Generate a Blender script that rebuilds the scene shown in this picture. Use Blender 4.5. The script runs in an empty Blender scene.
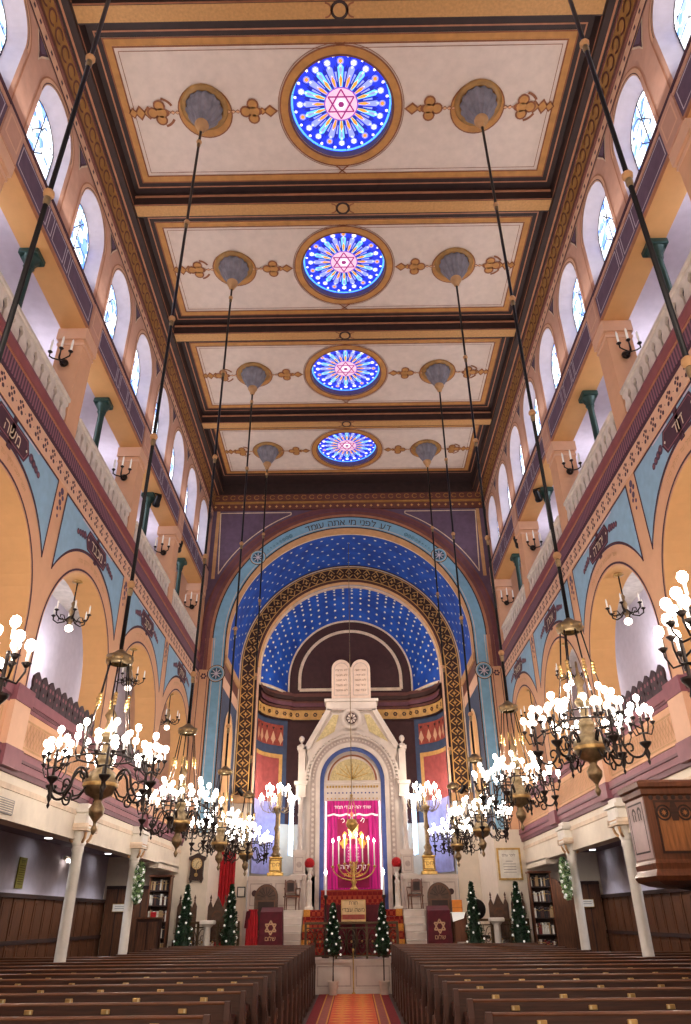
import bpy, math, random
from mathutils import Vector, Matrix
from mathutils.geometry import tessellate_polygon
random.seed(7)
C = bpy.context.scene.collection
PI = math.pi
sin, cos, sqrt = math.sin, math.cos, math.sqrt

# ------------------------------------------------------------------ materials
def lin(h):
    h = h.lstrip('#'); o = []
    for i in (0, 2, 4):
        c = int(h[i:i+2], 16) / 255
        o.append(c/12.92 if c <= .04045 else ((c+.055)/1.055)**2.4)
    return (*o, 1)
MATS = {}
def nodes(name):
    m = bpy.data.materials.new(name); m.use_nodes = True
    nt = m.node_tree; b = nt.nodes['Principled BSDF']
    return m, nt, b
def paint(name, h, rough=.7, metal=0, var=.12, scale=6, bump=.0, stretch=None, h2=None, em=0):
    """plain painted / solid surface with a little procedural unevenness"""
    m, nt, b = nodes(name)
    N, L = nt.nodes, nt.links
    tc = N.new('ShaderNodeTexCoord'); nz = N.new('ShaderNodeTexNoise')
    nz.inputs['Scale'].default_value = scale; nz.inputs['Detail'].default_value = 4
    src = tc.outputs['Object']
    if stretch:
        mp = N.new('ShaderNodeMapping'); mp.inputs['Scale'].default_value = stretch
        L.new(src, mp.inputs['Vector']); src = mp.outputs['Vector']
    L.new(src, nz.inputs['Vector'])
    cr = N.new('ShaderNodeValToRGB'); c = lin(h)
    lo = lin(h2) if h2 else tuple(v*(1-var*1.6) for v in c[:3]) + (1,)
    hi = tuple(min(1, v*(1+var*.6)) for v in c[:3]) + (1,)
    cr.color_ramp.elements[0].color = lo; cr.color_ramp.elements[1].color = hi
    cr.color_ramp.elements[0].position = .3; cr.color_ramp.elements[1].position = .7
    L.new(nz.outputs['Fac'], cr.inputs['Fac']); L.new(cr.outputs['Color'], b.inputs['Base Color'])
    b.inputs['Roughness'].default_value = rough; b.inputs['Metallic'].default_value = metal
    if em:
        L.new(cr.outputs['Color'], b.inputs['Emission Color']); b.inputs['Emission Strength'].default_value = em  # self-glow put into cloth, petals and stars that are no lamps
    if bump:
        bp = N.new('ShaderNodeBump'); bp.inputs['Strength'].default_value = bump; bp.inputs['Distance'].default_value = .02
        L.new(nz.outputs['Fac'], bp.inputs['Height']); L.new(bp.outputs['Normal'], b.inputs['Normal'])
    MATS[name] = m; return m
def glow(name, h, strength, sampled=False):
    m, nt, b = nodes(name)
    b.inputs['Base Color'].default_value = lin(h)
    b.inputs['Emission Color'].default_value = lin(h); b.inputs['Emission Strength'].default_value = strength
    if not sampled: m.cycles.emission_sampling = 'NONE'
    MATS[name] = m; return m
def stripes(name, h1, h2, axis, period, duty=.5, rough=.6):
    m, nt, b = nodes(name); N, L = nt.nodes, nt.links
    tc = N.new('ShaderNodeTexCoord'); sp = N.new('ShaderNodeSeparateXYZ')
    L.new(tc.outputs['Object'], sp.inputs[0])
    mu = N.new('ShaderNodeMath'); mu.operation = 'MULTIPLY'; mu.inputs[1].default_value = 1/period
    fr = N.new('ShaderNodeMath'); fr.operation = 'FRACT'; gt = N.new('ShaderNodeMath'); gt.operation = 'GREATER_THAN'; gt.inputs[1].default_value = duty
    L.new(sp.outputs['XYZ'.index(axis)], mu.inputs[0]); L.new(mu.outputs[0], fr.inputs[0]); L.new(fr.outputs[0], gt.inputs[0])
    mx = N.new('ShaderNodeMix'); mx.data_type = 'RGBA'; mx.inputs[6].default_value = lin(h1); mx.inputs[7].default_value = lin(h2)
    L.new(gt.outputs[0], mx.inputs[0]); L.new(mx.outputs[2], b.inputs['Base Color']); b.inputs['Roughness'].default_value = rough
    MATS[name] = m
def carpet_mat(name, h1, h2, scale):
    m, nt, b = nodes(name); N, L = nt.nodes, nt.links
    tc = N.new('ShaderNodeTexCoord'); mp = N.new('ShaderNodeMapping'); mp.inputs['Rotation'].default_value = (0, 0, PI/4)
    mp.inputs['Location'].default_value = (.01, .013, .017)
    ck = N.new('ShaderNodeTexChecker'); ck.inputs['Scale'].default_value = scale
    ck.inputs['Color1'].default_value = lin(h1); ck.inputs['Color2'].default_value = lin(h2)
    nz = N.new('ShaderNodeTexNoise'); nz.inputs['Scale'].default_value = 25
    mx = N.new('ShaderNodeMix'); mx.data_type = 'RGBA'; mx.blend_type = 'OVERLAY'; mx.inputs[0].default_value = .35
    L.new(tc.outputs['Object'], mp.inputs['Vector']); L.new(mp.outputs[0], ck.inputs['Vector'])
    L.new(ck.outputs['Color'], mx.inputs[6]); L.new(nz.outputs['Color'], mx.inputs[7]); L.new(mx.outputs[2], b.inputs['Base Color'])
    b.inputs['Roughness'].default_value = .95; MATS[name] = m
def window_glass(name):
    m, nt, b = nodes(name); N, L = nt.nodes, nt.links
    tc = N.new('ShaderNodeTexCoord'); vo = N.new('ShaderNodeTexVoronoi'); vo.inputs['Scale'].default_value = 7
    cr = N.new('ShaderNodeValToRGB'); e = cr.color_ramp.elements
    e[0].color = lin('#5F90E8'); e[1].color = lin('#FFFFFF'); e[0].position = .1; e[1].position = .55
    x = e.new(.3); x.color = lin('#BCD8FA')
    L.new(tc.outputs['Object'], vo.inputs['Vector'])
    sp = N.new('ShaderNodeSeparateColor'); L.new(vo.outputs['Color'], sp.inputs[0])
    L.new(sp.outputs[0], cr.inputs['Fac']); L.new(cr.outputs['Color'], b.inputs['Emission Color'])
    b.inputs['Emission Strength'].default_value = 2.2; b.inputs['Base Color'].default_value = lin('#8090B0')
    MATS[name] = m

paint('field', '#D8C6BC', .85, var=.05); paint('gold_paint', '#BE8648', .6, var=.12); paint('gold_line', '#8E5638', .7)
paint('dark_paint', '#33201F', .6, var=.2); paint('pink_line', '#B57C5E', .7); paint('beam_gold', '#BC8C55', .6, bump=.2, scale=20)
paint('peach', '#DBAA86', .75, var=.03); paint('peach_deep', '#E0AC72', .75, var=.03); paint('peach_pale', '#E0B598', .75, var=.03)
paint('sky_blue', '#8FB7D3', .75, var=.06); paint('purple', '#645068', .75, var=.12); paint('purple_line', '#4B2B3C', .75)
paint('mauve', '#8C5560', .6, var=.1); paint('mauve_dark', '#6B3F4A', .6); paint('rail_red', '#8E4A4A', .45, var=.1)
paint('teal', '#7FB2D0', .7, var=.08); paint('teal_dark', '#2C5A70', .7); paint('cream', '#E9DDCB', .75, var=.04); paint('cream_line', '#E3CDB4', .7)
paint('lilac', '#CFC8D6', .85, var=.05); paint('lilac_dark', '#8E8391', .85, var=.05); paint('white_paint', '#E6E0D6', .55, var=.05)
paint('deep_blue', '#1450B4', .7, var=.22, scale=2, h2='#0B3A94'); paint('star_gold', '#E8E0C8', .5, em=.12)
paint('brown_wall', '#46292A', .8, var=.12); paint('frieze_brown', '#6B3E36', .6); paint('orna_gold', '#D9A862', .55, var=.15); paint('orna_dark', '#3C2018', .6)
paint('red_ochre', '#A44A3C', .75, var=.2, scale=9); paint('red_field', '#A9504C', .8, var=.15); paint('slate_blue', '#3F4C68', .75)
paint('white_gallery', '#D8CFC6', .8); paint('arch_brown', '#7A4A45', .7); paint('tan', '#C79A6C', .7)
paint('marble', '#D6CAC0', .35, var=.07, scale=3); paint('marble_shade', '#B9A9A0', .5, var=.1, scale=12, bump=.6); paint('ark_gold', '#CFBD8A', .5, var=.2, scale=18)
paint('ark_blue', '#5066A8', .7); paint('green_metal', '#25433F', .45, metal=.3); paint('black_metal', '#15151A', .4, metal=.5)
paint('brass', '#C8A56A', .35, metal=.75, var=.25, scale=14); paint('old_brass', '#9A8564', .38, metal=.7, var=.3, scale=14); paint('iron', '#2C2422', .4, metal=.7)
paint('wood', '#3E2116', .42, var=.35, scale=3, stretch=(1, 14, 14), bump=.1); paint('wood_v', '#5E3821', .45, var=.4, scale=3, stretch=(14, 14, 1), bump=.1)
paint('wood_dark', '#331C15', .6, var=.3, scale=4); paint('wood_red', '#6E4029', .33, var=.25, scale=3, stretch=(10, 10, 1), bump=.05)
paint('wood_light', '#A5693A', .45, var=.3, scale=4, stretch=(10, 10, 1)); paint('wood_edge', '#6B432A', .35, var=.2)
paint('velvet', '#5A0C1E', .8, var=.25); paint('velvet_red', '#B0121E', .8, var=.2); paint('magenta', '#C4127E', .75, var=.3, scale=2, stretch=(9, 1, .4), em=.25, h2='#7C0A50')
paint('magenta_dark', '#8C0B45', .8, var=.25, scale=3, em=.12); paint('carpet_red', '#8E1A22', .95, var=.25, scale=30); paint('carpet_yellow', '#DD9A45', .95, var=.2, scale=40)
carpet_mat('carpet_pat', '#D0562C', '#DE8440', 3.2); carpet_mat('stair_carpet', '#7E161A', '#A2442A', 9)
paint('leaf', '#2C5A34', .6, var=.4, scale=8); paint('leaf_dark', '#16351F', .6, var=.3, scale=8); paint('leaf_pale', '#9DBE84', .6, var=.2, scale=8)
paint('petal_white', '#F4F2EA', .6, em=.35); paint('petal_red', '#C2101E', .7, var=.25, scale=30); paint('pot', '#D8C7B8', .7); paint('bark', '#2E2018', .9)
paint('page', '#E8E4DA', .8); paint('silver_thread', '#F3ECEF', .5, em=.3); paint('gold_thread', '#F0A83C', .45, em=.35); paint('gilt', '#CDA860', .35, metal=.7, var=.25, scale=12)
paint('floor_stone', '#4A342B', .5, var=.2, scale=4); paint('sign_gold', '#8C8430', .4, var=.2, scale=20); paint('dial', '#D9C79A', .4); paint('grey', '#8F8A88', .6)
paint('book_brown', '#4A2A20', .7); paint('book_red', '#7A2A26', .7); paint('book_tan', '#A98A62', .7); paint('book_pale', '#D9D2C4', .7); paint('book_dark', '#241D1F', .7)
paint('orange_box', '#D9822C', .7); paint('candle', '#EFEBE4', .5, em=.2)
paint('lapis', '#2A3A86', .6)
stripes('reeded', '#4E3044', '#8A5A68', 'Y', .085); stripes('wood_slats', '#3C2016', '#6B3F28', 'Y', .42, .12)
glow('bulb', '#FFF6EA', 14); glow('bulb_soft', '#FFEEDC', 9); glow('led', '#DCEBFF', 6); glow('blue_wall_glow', '#A8CCF5', 2.2); paint('bronze', '#54432F', .4, metal=.5, var=.2); glow('downlight', '#FFFFFF', 18); glow('red_glow', '#FF5040', 4)
window_glass('window_glass')
GE = .92
for n, h in dict(g_blue='#2038E0', g_deep='#1020A8', g_cyan='#70D0F0', g_white='#EAF6FF', g_orange='#F09838', g_violet='#8A50B8', g_pink='#DDB4D0', g_lav='#8E9CF0', g_rose='#8A2A70').items():
    glow(n, h, GE, True)
glow('g_pale', '#FFF3D8', 1.9)

paint('pinkwall', '#CDA08C', .75, var=.05); paint('cove_gold', '#A87A42', .5, var=.15); paint('ironblue', '#1B2440', .5)
paint('end_wood', '#45261A', .65, var=.3, scale=5); paint('led_lit_lilac', '#A9A4D6', .8)
paint('gilt_paint', '#A67C45', .5, var=.2); paint('cup_blue', '#85828F', .6, var=.2)
paint('crest', '#3A2530', .6, var=.2)
paint('tablet', '#D8BFAE', .6, var=.06); paint('lettering_grey', '#8A7468', .7); glow('led_pink', '#FFE6F6', 3.5)
paint('throne_wood', '#5C4030', .5, var=.3, scale=10)
paint('gold_thread_dim', '#C9A07A', .5)
paint('cloth_gold', '#D9B98A', .7)
paint('rail_brass', '#5A4630', .35, metal=.5, var=.2)
paint('wood_sheen', '#B79A92', .3, var=.1)
# ------------------------------------------------------------------ mesh builder
class MB:
    def __init__(s): s.V = []; s.F = []; s.M = []; s.S = []; s.mats = []; s.T = Matrix()
    def mi(s, m):
        if m not in s.mats: s.mats.append(m)
        return s.mats.index(m)
    def add(s, vs, fs, m, sm=False):
        b = len(s.V); k = s.mi(m)
        s.V += [tuple(s.T @ Vector(v)) for v in vs]
        for f in fs: s.F.append([b+i for i in f]); s.M.append(k); s.S.append(sm)
    def quad(s, a, b, c, d, m): s.add([a, b, c, d], [(0, 1, 2, 3)], m)
    def box(s, x0, x1, y0, y1, z0, z1, m):
        x0, x1 = sorted((x0, x1)); y0, y1 = sorted((y0, y1)); z0, z1 = sorted((z0, z1))
        s.add([(x, y, z) for z in (z0, z1) for y in (y0, y1) for x in (x0, x1)],
              [(0, 2, 3, 1), (4, 5, 7, 6), (0, 1, 5, 4), (2, 6, 7, 3), (0, 4, 6, 2), (1, 3, 7, 5)], m)
    def bbox(s, x0, x1, y0, y1, z0, z1, m, b=.01):
        """box with chamfered edges"""
        x0, x1 = sorted((x0, x1)); y0, y1 = sorted((y0, y1)); z0, z1 = sorted((z0, z1))
        b = min(b, (x1-x0)*.45, (y1-y0)*.45, (z1-z0)*.45)
        rings = []
        for z, i in ((z0, b), (z0+b, 0), (z1-b, 0), (z1, b)):
            xa, xb, ya, yb = x0+i, x1-i, y0+i, y1-i
            rings.append([(xa+b-i*0, ya, z), (xb-b, ya, z), (xb, ya+b, z), (xb, yb-b, z), (xb-b, yb, z), (xa+b, yb, z), (xa, yb-b, z), (xa, ya+b, z)])
        s.rings(rings, m, True, True)
    def rings(s, rs, m, cap0=False, cap1=False, closed=True, sm=False):
        n = len(rs[0]); vs = [v for r in rs for v in r]; fs = []
        for i in range(len(rs)-1):
            for j in range(n if closed else n-1):
                k = (j+1) % n; fs.append((i*n+j, i*n+k, (i+1)*n+k, (i+1)*n+j))
        if cap0: fs.append(tuple(range(n))[::-1])
        if cap1: fs.append(tuple((len(rs)-1)*n+i for i in range(n)))
        s.add(vs, fs, m, sm)
    def lathe(s, c, prof, m, seg=12, sm=True, flute=0, fl=.06, ax='Z', cap=False, rx=1):
        rs = []
        for r, h in prof:
            ring = []
            for i in range(seg):
                a = 2*PI*i/seg; q = r*(1 - (fl if flute and i % 2 else 0))
                p = (q*cos(a)*rx, q*sin(a), h)
                if ax == 'Y': p = (q*cos(a), h, q*sin(a))
                if ax == 'X': p = (h, q*cos(a), q*sin(a))
                ring.append((c[0]+p[0], c[1]+p[1], c[2]+p[2]))
            rs.append(ring)
        s.rings(rs, m, cap, cap, True, sm)
    def ball(s, c, r, m, seg=10, rr=6, sz=1):
        s.lathe(c, [(max(r*sin(PI*i/rr), .0005), -r*sz*cos(PI*i/rr)) for i in range(rr+1)], m, seg)
    def tube(s, pts, r, m, seg=6, cap=True, closed=False):
        pts = [Vector(p) for p in pts]; n = len(pts); rs = []
        R = r if isinstance(r, (list, tuple)) else [r]*n
        up = Vector((0, 0, 1)); prev = None
        for i, p in enumerate(pts):
            t = (pts[min(i+1, n-1)] - pts[max(i-1, 0)]).normalized()
            if prev is None:
                a = up if abs(t.z) < .9 else Vector((1, 0, 0)); u = t.cross(a).normalized()
            else: u = (prev - t*prev.dot(t)); u = u.normalized() if u.length > 1e-6 else t.cross(up).normalized()
            prev = u; w = t.cross(u)
            rs.append([tuple(p + (u*cos(2*PI*j/seg) + w*sin(2*PI*j/seg))*R[i]) for j in range(seg)])
        s.rings(rs, m, cap, cap, True, True)
    def prism(s, P, pts, n0, n1, m):
        """flat outline pts (u,v) through frame P, from offset n0 to n1"""
        k = len(pts); vs = [P(u, v, n0) for u, v in pts] + [P(u, v, n1) for u, v in pts]
        s.add(vs, [tuple(range(k))[::-1], tuple(range(k, 2*k))] + [(i, (i+1) % k, k+(i+1) % k, k+i) for i in range(k)], m)
    # painting on a plane frame
    def rect(s, P, u0, u1, v0, v1, m, n=0): s.add([P(u0, v0, n), P(u1, v0, n), P(u1, v1, n), P(u0, v1, n)], [(0, 1, 2, 3)], m)
    def poly(s, P, pts, m, n=0): s.add([P(u, v, n) for u, v in pts], [tuple(range(len(pts)))], m)
    def strip(s, P, A, B, m, n=0):
        k = len(A); s.add([P(u, v, n) for u, v in A] + [P(u, v, n) for u, v in B], [(i, i+1, k+i+1, k+i) for i in range(k-1)], m)
    def arc(s, P, cu, cv, r0, r1, a0, a1, m, n=0, seg=32):
        an = [a0+(a1-a0)*i/seg for i in range(seg+1)]
        s.strip(P, [(cu+r0*cos(a), cv+r0*sin(a)) for a in an], [(cu+r1*cos(a), cv+r1*sin(a)) for a in an], m, n)
    def disc(s, P, cu, cv, r, m, n=0, seg=16): s.poly(P, [(cu+r*cos(2*PI*i/seg), cv+r*sin(2*PI*i/seg)) for i in range(seg)], m, n)
    def line(s, P, pts, w, m, n=0):
        for (a, b), (c, d) in zip(pts, pts[1:]):
            l = math.hypot(c-a, d-b) or 1; x, y = -(d-b)/l*w/2, (c-a)/l*w/2
            s.poly(P, [(a+x, b+y), (a-x, b-y), (c-x, d-y), (c+x, d+y)], m, n)
    def frame(s, P, u0, u1, v0, v1, w, m, n=0):
        s.rect(P, u0, u1, v0, v0+w, m, n); s.rect(P, u0, u1, v1-w, v1, m, n); s.rect(P, u0, u0+w, v0+w, v1-w, m, n); s.rect(P, u1-w, u1, v0+w, v1-w, m, n)
    def text(s, P, txt, cu, cv, size, m, n=0, rot=0, flip=1):
        """letters centred on cu,cv (already in left-to-right visual order)"""
        gl = [glyph(ch) for ch in txt]; W = sum(g[2] for g in gl)*size; x = -W/2
        for vs, fs, w in gl:
            pts = [(flip*(x+a*size), (b-.3)*size) for a, b in vs]
            s.add([P(cu+a*cos(rot)-b*sin(rot), cv+a*sin(rot)+b*cos(rot), n) for a, b in pts], fs, m) if vs else None
            x += w*size
    def arctext(s, P, txt, cu, cv, r, amid, size, m, n=0, flip=1):
        gl = [glyph(ch) for ch in txt]; W = sum(g[2] for g in gl)*size; x = -W/2
        for vs, fs, w in gl:
            t = (x+w*size/2)/r*flip; a = amid - t
            ox, oy = cu+r*cos(a), cv+r*sin(a); ro = a-PI/2
            if vs:
                q = [(flip*(u-w/2)*size, (v-.3)*size) for u, v in vs]
                s.add([P(ox+u*cos(ro)-v*sin(ro), oy+u*sin(ro)+v*cos(ro), n) for u, v in q], fs, m)
            x += w*size
    def build(s, name, parent=None, loc=None, rz=0):
        me = bpy.data.meshes.new(name); me.from_pydata(s.V, [], s.F)
        for m in s.mats: me.materials.append(MATS[m])
        me.polygons.foreach_set('material_index', s.M); me.polygons.foreach_set('use_smooth', s.S); me.update()
        o = bpy.data.objects.new(name, me); C.objects.link(o)
        if parent: o.parent = parent
        if loc: o.location = loc
        o.rotation_euler.z = rz
        return o
_G = {}; _tc = bpy.data.curves.new('lettering', 'FONT'); _tc.resolution_u = 2
_to = bpy.data.objects.new('lettering', _tc); C.objects.link(_to)
def _loops(me):
    adj = {}
    for e in me.edges:
        p, q = e.vertices; adj.setdefault(p, []).append(q); adj.setdefault(q, []).append(p)
    seen = set(); L = []
    for st in adj:
        if st in seen: continue
        lp = [st]; seen.add(st); cur = st; prev = None
        while True:
            n = [q for q in adj[cur] if q not in seen]
            if not n: break
            cur = n[0]; seen.add(cur); lp.append(cur)
        L.append([(me.vertices[i].co.x, me.vertices[i].co.y) for i in lp])
    return L
def _area(l): return sum(l[i-1][0]*l[i][1]-l[i][0]*l[i-1][1] for i in range(len(l)))/2
def _inside(p, l):
    r = False
    for i in range(len(l)):
        (x0, y0), (x1, y1) = l[i-1], l[i]
        if (y0 > p[1]) != (y1 > p[1]) and p[0] < (x1-x0)*(p[1]-y0)/(y1-y0)+x0: r = not r
    return r
def glyph(ch):
    """outline of one letter as triangles; overlapping strokes are filled one by one, inner loops are holes"""
    if ch == ' ': return [], [], .35
    if ch not in _G:
        _tc.body = ch; _tc.fill_mode = 'NONE'; bpy.context.view_layer.update()
        ev = _to.evaluated_get(bpy.context.evaluated_depsgraph_get()); L = _loops(ev.to_mesh()); ev.to_mesh_clear()
        L = [l for l in L if len(l) > 2]
        holes = [l for l in L if any(k is not l and all(_inside(p, k) for p in l) for k in L)]
        outs = [l for l in L if l not in holes]; vs, fs = [], []
        for o in outs:
            grp = [o]+[h for h in holes if all(_inside(p, o) for p in h)]
            flat = [p for l in grp for p in l]; b0 = len(vs); vs += flat
            fs += [tuple(b0+i for i in t) for t in tessellate_polygon([[Vector((x, y, 0)) for x, y in l] for l in grp])]
        x0 = min(v[0] for v in vs) if vs else 0; x1 = max(v[0] for v in vs) if vs else .3
        _G[ch] = ([(a-x0+.04, b) for a, b in vs], fs, x1-x0+.08)
    return _G[ch]
def heb(t): return t[::-1]

def thing(name, label, cat, loc=(0, 0, 0), rz=0, group=None):
    o = bpy.data.objects.new(name, None); C.objects.link(o); o.empty_display_size = .1
    o.location = loc; o.rotation_euler.z = rz; return tag(o, label, cat, group)
def tag(o, label, cat, group=None):
    o['label'] = label; o['category'] = cat
    if group: o['group'] = group
    return o
def struct(o): o['kind'] = 'structure'; return o
def dup(root, loc, rz=None, label=None, group=None):
    r = root.copy(); C.objects.link(r); r.location = loc
    if rz is not None: r.rotation_euler.z = rz
    if label: r['label'] = label
    if group: r['group'] = group
    for ch in root.children:
        c = ch.copy(); C.objects.link(c); c.parent = r
        for g in ch.children:
            d = g.copy(); C.objects.link(d); d.parent = c
    return r
def frame3(O, U, W):
    O, U, W = Vector(O), Vector(U).normalized(), Vector(W).normalized(); N = U.cross(W)
    return lambda u, v, n=0: tuple(O + U*u + W*v + N*n)
def star(r, k=6, q=.5, a0=PI/2): return [((r if i % 2 == 0 else r*q)*cos(a0+PI*i/k), (r if i % 2 == 0 else r*q)*sin(a0+PI*i/k)) for i in range(2*k)]
def hexagram(mb, P, cu, cv, r, w, m, n=0):
    for a0 in (PI/2, -PI/2):
        p = [(cu+r*cos(a0+2*PI*i/3), cv+r*sin(a0+2*PI*i/3)) for i in range(4)]; mb.line(P, p, w, m, n)
ORD = ['nearest', 'second', 'third', 'fourth', 'fifth', 'sixth', 'seventh', 'eighth', 'ninth', 'tenth', 'eleventh', 'twelfth', 'thirteenth', 'fourteenth', 'fifteenth', 'sixteenth', 'farthest']
LB = 3.97
W = 4.95
YE = 22.6

# ------------------------------------------------------------------ camera
cam = bpy.data.cameras.new('camera'); co = bpy.data.objects.new('camera', cam); C.objects.link(co)
pp = Vector((345.5, 512)); vf = Vector((355, 918)); vu = Vector((333, -730))
f = sqrt(-((vf-pp).dot(vu-pp)))
Fv = Vector((vf.x-pp.x, vf.y-pp.y, f)).normalized(); Uv = Vector((vu.x-pp.x, vu.y-pp.y, f)).normalized(); Xv = Fv.cross(Uv)
if Xv.x < 0: Xv = -Xv
R3 = Matrix((Xv, Fv, Uv))                       # world = R3 @ image(x right, y down, z forward)
cx, cy, cz = R3.col[0], -R3.col[1], -R3.col[2]
Mw = Matrix((cx, cy, cz)).transposed().to_4x4(); Mw.translation = Vector((.06, 0, 1.7))
co.matrix_world = Mw
cam.sensor_fit = 'VERTICAL'; cam.sensor_height = 36; cam.lens = f/1024*36; cam.clip_start = .05; cam.clip_end = 200
bpy.context.scene.camera = co
# ------------------------------------------------------------------ the shell
Y0 = -3.2
m = MB(); m.box(-7.2, 7.2, Y0, 28, -.12, 0, 'floor_stone'); struct(m.build('floor'))
m = MB()   # wall behind the camera
m.box(-7.2, 7.2, Y0-.15, Y0, 0, 16.4, 'cream'); struct(m.build('wall_entrance'))

BEAMS = [6.38+LB*k for k in range(-2, 4)]
ROSES = [8.34+LB*k for k in range(-2, 4)]
# ceiling: coffers with painted fields
m = MB()
def ceilP(z): return lambda u, v, n=0: (u, v, z-n)
Pc = ceilP(15.75)
edges = [Y0] + BEAMS + [22.4]
for i, yc in enumerate(ROSES):
    ya, yb = yc-1.96, yc+2.01
    if i == 5: yb = 22.4
    R = 1.02
    # field with a round hole
    K = 48; an = [2*PI*j/K for j in range(K+1)]
    def sq(a):
        c, s_ = cos(a), sin(a); hx = 4.62
        t = min(hx/abs(c) if abs(c) > 1e-6 else 1e9, ((yb-yc) if s_ > 0 else (yc-ya))/abs(s_) if abs(s_) > 1e-6 else 1e9)
        return (c*t, yc+s_*t)
    m.strip(Pc, [(R*cos(a), yc+R*sin(a)) for a in an], [sq(a) for a in an], 'field')
    # corners left by the radial strip
    for cxn in (-1, 1):
        for vy in (ya, yb):
            A = [q for q in [sq(a) for a in an]]
            s1 = [q for q in A if abs(q[0]-cxn*4.62) < 1e-6 and (q[1]-yc)*(vy-yc) > 0]
            s2 = [q for q in A if abs(q[1]-vy) < 1e-6 and q[0]*cxn > 0]
            p1 = max(s1, key=lambda q: abs(q[1]-yc)); p2 = max(s2, key=lambda q: abs(q[0]))
            m.poly(Pc, [p1, (cxn*4.62, vy), p2], 'dark_paint')
    # drum of the rose
    m.rings([[(R*cos(a), yc+R*sin(a), z) for a in an[:-1]] for z in (15.75, 16.05)], 'purple')
    # frames
    f0, f1 = yc-1.41, yc+1.56
    if i == 5: f1 = yc+1.4
    m.rect(Pc, -4.62, 4.62, ya, f0, 'dark_paint', .004); m.rect(Pc, -4.62, 4.62, f1, yb, 'dark_paint', .004)
    for s_ in (-1, 1): m.rect(Pc, s_*4.38, s_*4.62, f0, f1, 'dark_paint', .004)
    m.frame(Pc, -4.36, 4.36, f0+.02, f1-.02, .13, 'gold_paint', .008)
    m.frame(Pc, -4.38, 4.38, f0, f1, .03, 'gold_line', .012)
    m.frame(Pc, -4.23, 4.23, f0+.15, f1-.15, .03, 'gold_line', .012)
    m.frame(Pc, -4.14, 4.14, f0+.24, f1-.24, .012, 'gold_line', .008)
    m.frame(Pc, -4.50, 4.50, f0-.12, f1+.12, .03, 'pink_line', .012)
    # rings round the rose
    m.arc(Pc, 0, yc, 1.02, 1.2, 0, 2*PI, 'gold_paint', .012, 64); m.arc(Pc, 0, yc, 1.2, 1.23, 0, 2*PI, 'gold_line', .014, 64)
    m.arc(Pc, 0, yc, 1.02, 1.06, 0, 2*PI, 'mauve_dark', .016, 64); m.arc(Pc, 0, yc, 1.25, 1.262, 0, 2*PI, 'gold_line', .01, 64)
    for sy, e in ((-1, f0+.15), (1, f1-.15)):
        for d in (-.1, .1): m.line(Pc, [(d*1.4, yc+sy*1.2), (-d, e)], .03, 'gold_line', .018)
    # painted chain through the cups
    for s_ in (-1, 1):
        def dia(x, w, h, mt='gold_paint', nn=.012):
            m.poly(Pc, [(s_*(x-w), yc), (s_*x, yc-h), (s_*(x+w), yc), (s_*x, yc+h)], 'gold_line', nn)
            m.poly(Pc, [(s_*(x-w*.7), yc), (s_*x, yc-h*.65), (s_*(x+w*.7), yc), (s_*x, yc+h*.65)], mt, nn+.004)
        def tref(x, k):
            for dx, dy, r in ((0, .14, .12), (0, -.14, .12), (k*.15, 0, .12), (k*-.1, 0, .08)):
                m.disc(Pc, s_*(x+dx), yc+dy, r, 'gold_line', .018, 12)
            for dx, dy, r in ((0, .14, .085), (0, -.14, .085), (k*.15, 0, .085), (k*-.02, 0, .1)):
                m.disc(Pc, s_*(x+dx), yc+dy, r, 'gold_paint', .022, 12)
        dia(1.42, .16, .13); dia(1.58, .1, .08); tref(1.76, 1)
        for q in range(4): dia(1.98+q*.09, .06, .045, 'peach')
        for q in range(3): dia(3.28+q*.09, .06, .045, 'peach')
        tref(3.62, 1); dia(3.85, .13, .14); dia(4.02, .12, .16); dia(4.16, .1, .12)
        for sy in (-1, 1): m.arc(Pc, s_*3.62, yc, .26, .31, sy*.5, sy*1.35, 'gold_line', .012, 8)
        m.arc(Pc, s_*(2.72), yc, .0, .52, 0, 2*PI, 'gold_paint', .01, 32); m.arc(Pc, s_*2.72, yc, .52, .545, 0, 2*PI, 'gold_line', .012, 32)
# inner slope and soffit along both sides, and at the far end
for s_ in (-1, 1):
    yA, yB = Y0, 22.4
    def q(xa, za, xb, zb, mt): m.quad((s_*xa, yA, za), (s_*xa, yB, za), (s_*xb, yB, zb), (s_*xb, yA, zb), mt)
    q(4.62, 15.30, 4.60, 15.75, 'dark_paint'); q(4.615, 15.40, 4.612, 15.44, 'pink_line'); q(4.87, 15.30, 4.62, 15.30, 'dark_paint'); q(4.78, 15.296, 4.74, 15.296, 'pink_line')
m.quad((-4.62, 22.4, 15.3), (4.62, 22.4, 15.3), (4.62, 22.4, 15.75), (-4.62, 22.4, 15.75), 'dark_paint')
m.box(-7.2, 7.2, Y0, 22.6, 16.3, 16.4, 'dark_paint')
struct(m.build('ceiling'))
# beams
for k, yb in enumerate(BEAMS):
    m = MB(); m.box(-4.62, 4.62, yb-.17, yb+.17, 15.40, 15.75, 'dark_paint')
    P = ceilP(15.40); m.rect(P, -4.6, 4.6, yb-.13, yb+.14, 'beam_gold', .004)
    m.rect(P, -4.6, 4.6, yb-.17, yb-.14, 'gold_line', .004); m.disc(P, 0, yb, .16, 'dark_paint', .008, 20); m.disc(P, 0, yb, .11, 'beam_gold', .012, 20)
    for s_ in (-1, 1):
        m.arc(P, s_*.25, yb, .1, .13, PI/2 if s_ > 0 else -PI/2, (PI/2 if s_ > 0 else -PI/2)+PI, 'gold_line', .008, 10)
    m.box(-4.6, 4.6, yb-.2, yb-.17, 15.62, 15.66, 'pink_line')
    struct(m.build('trim_%d' % (k+1)))
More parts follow.
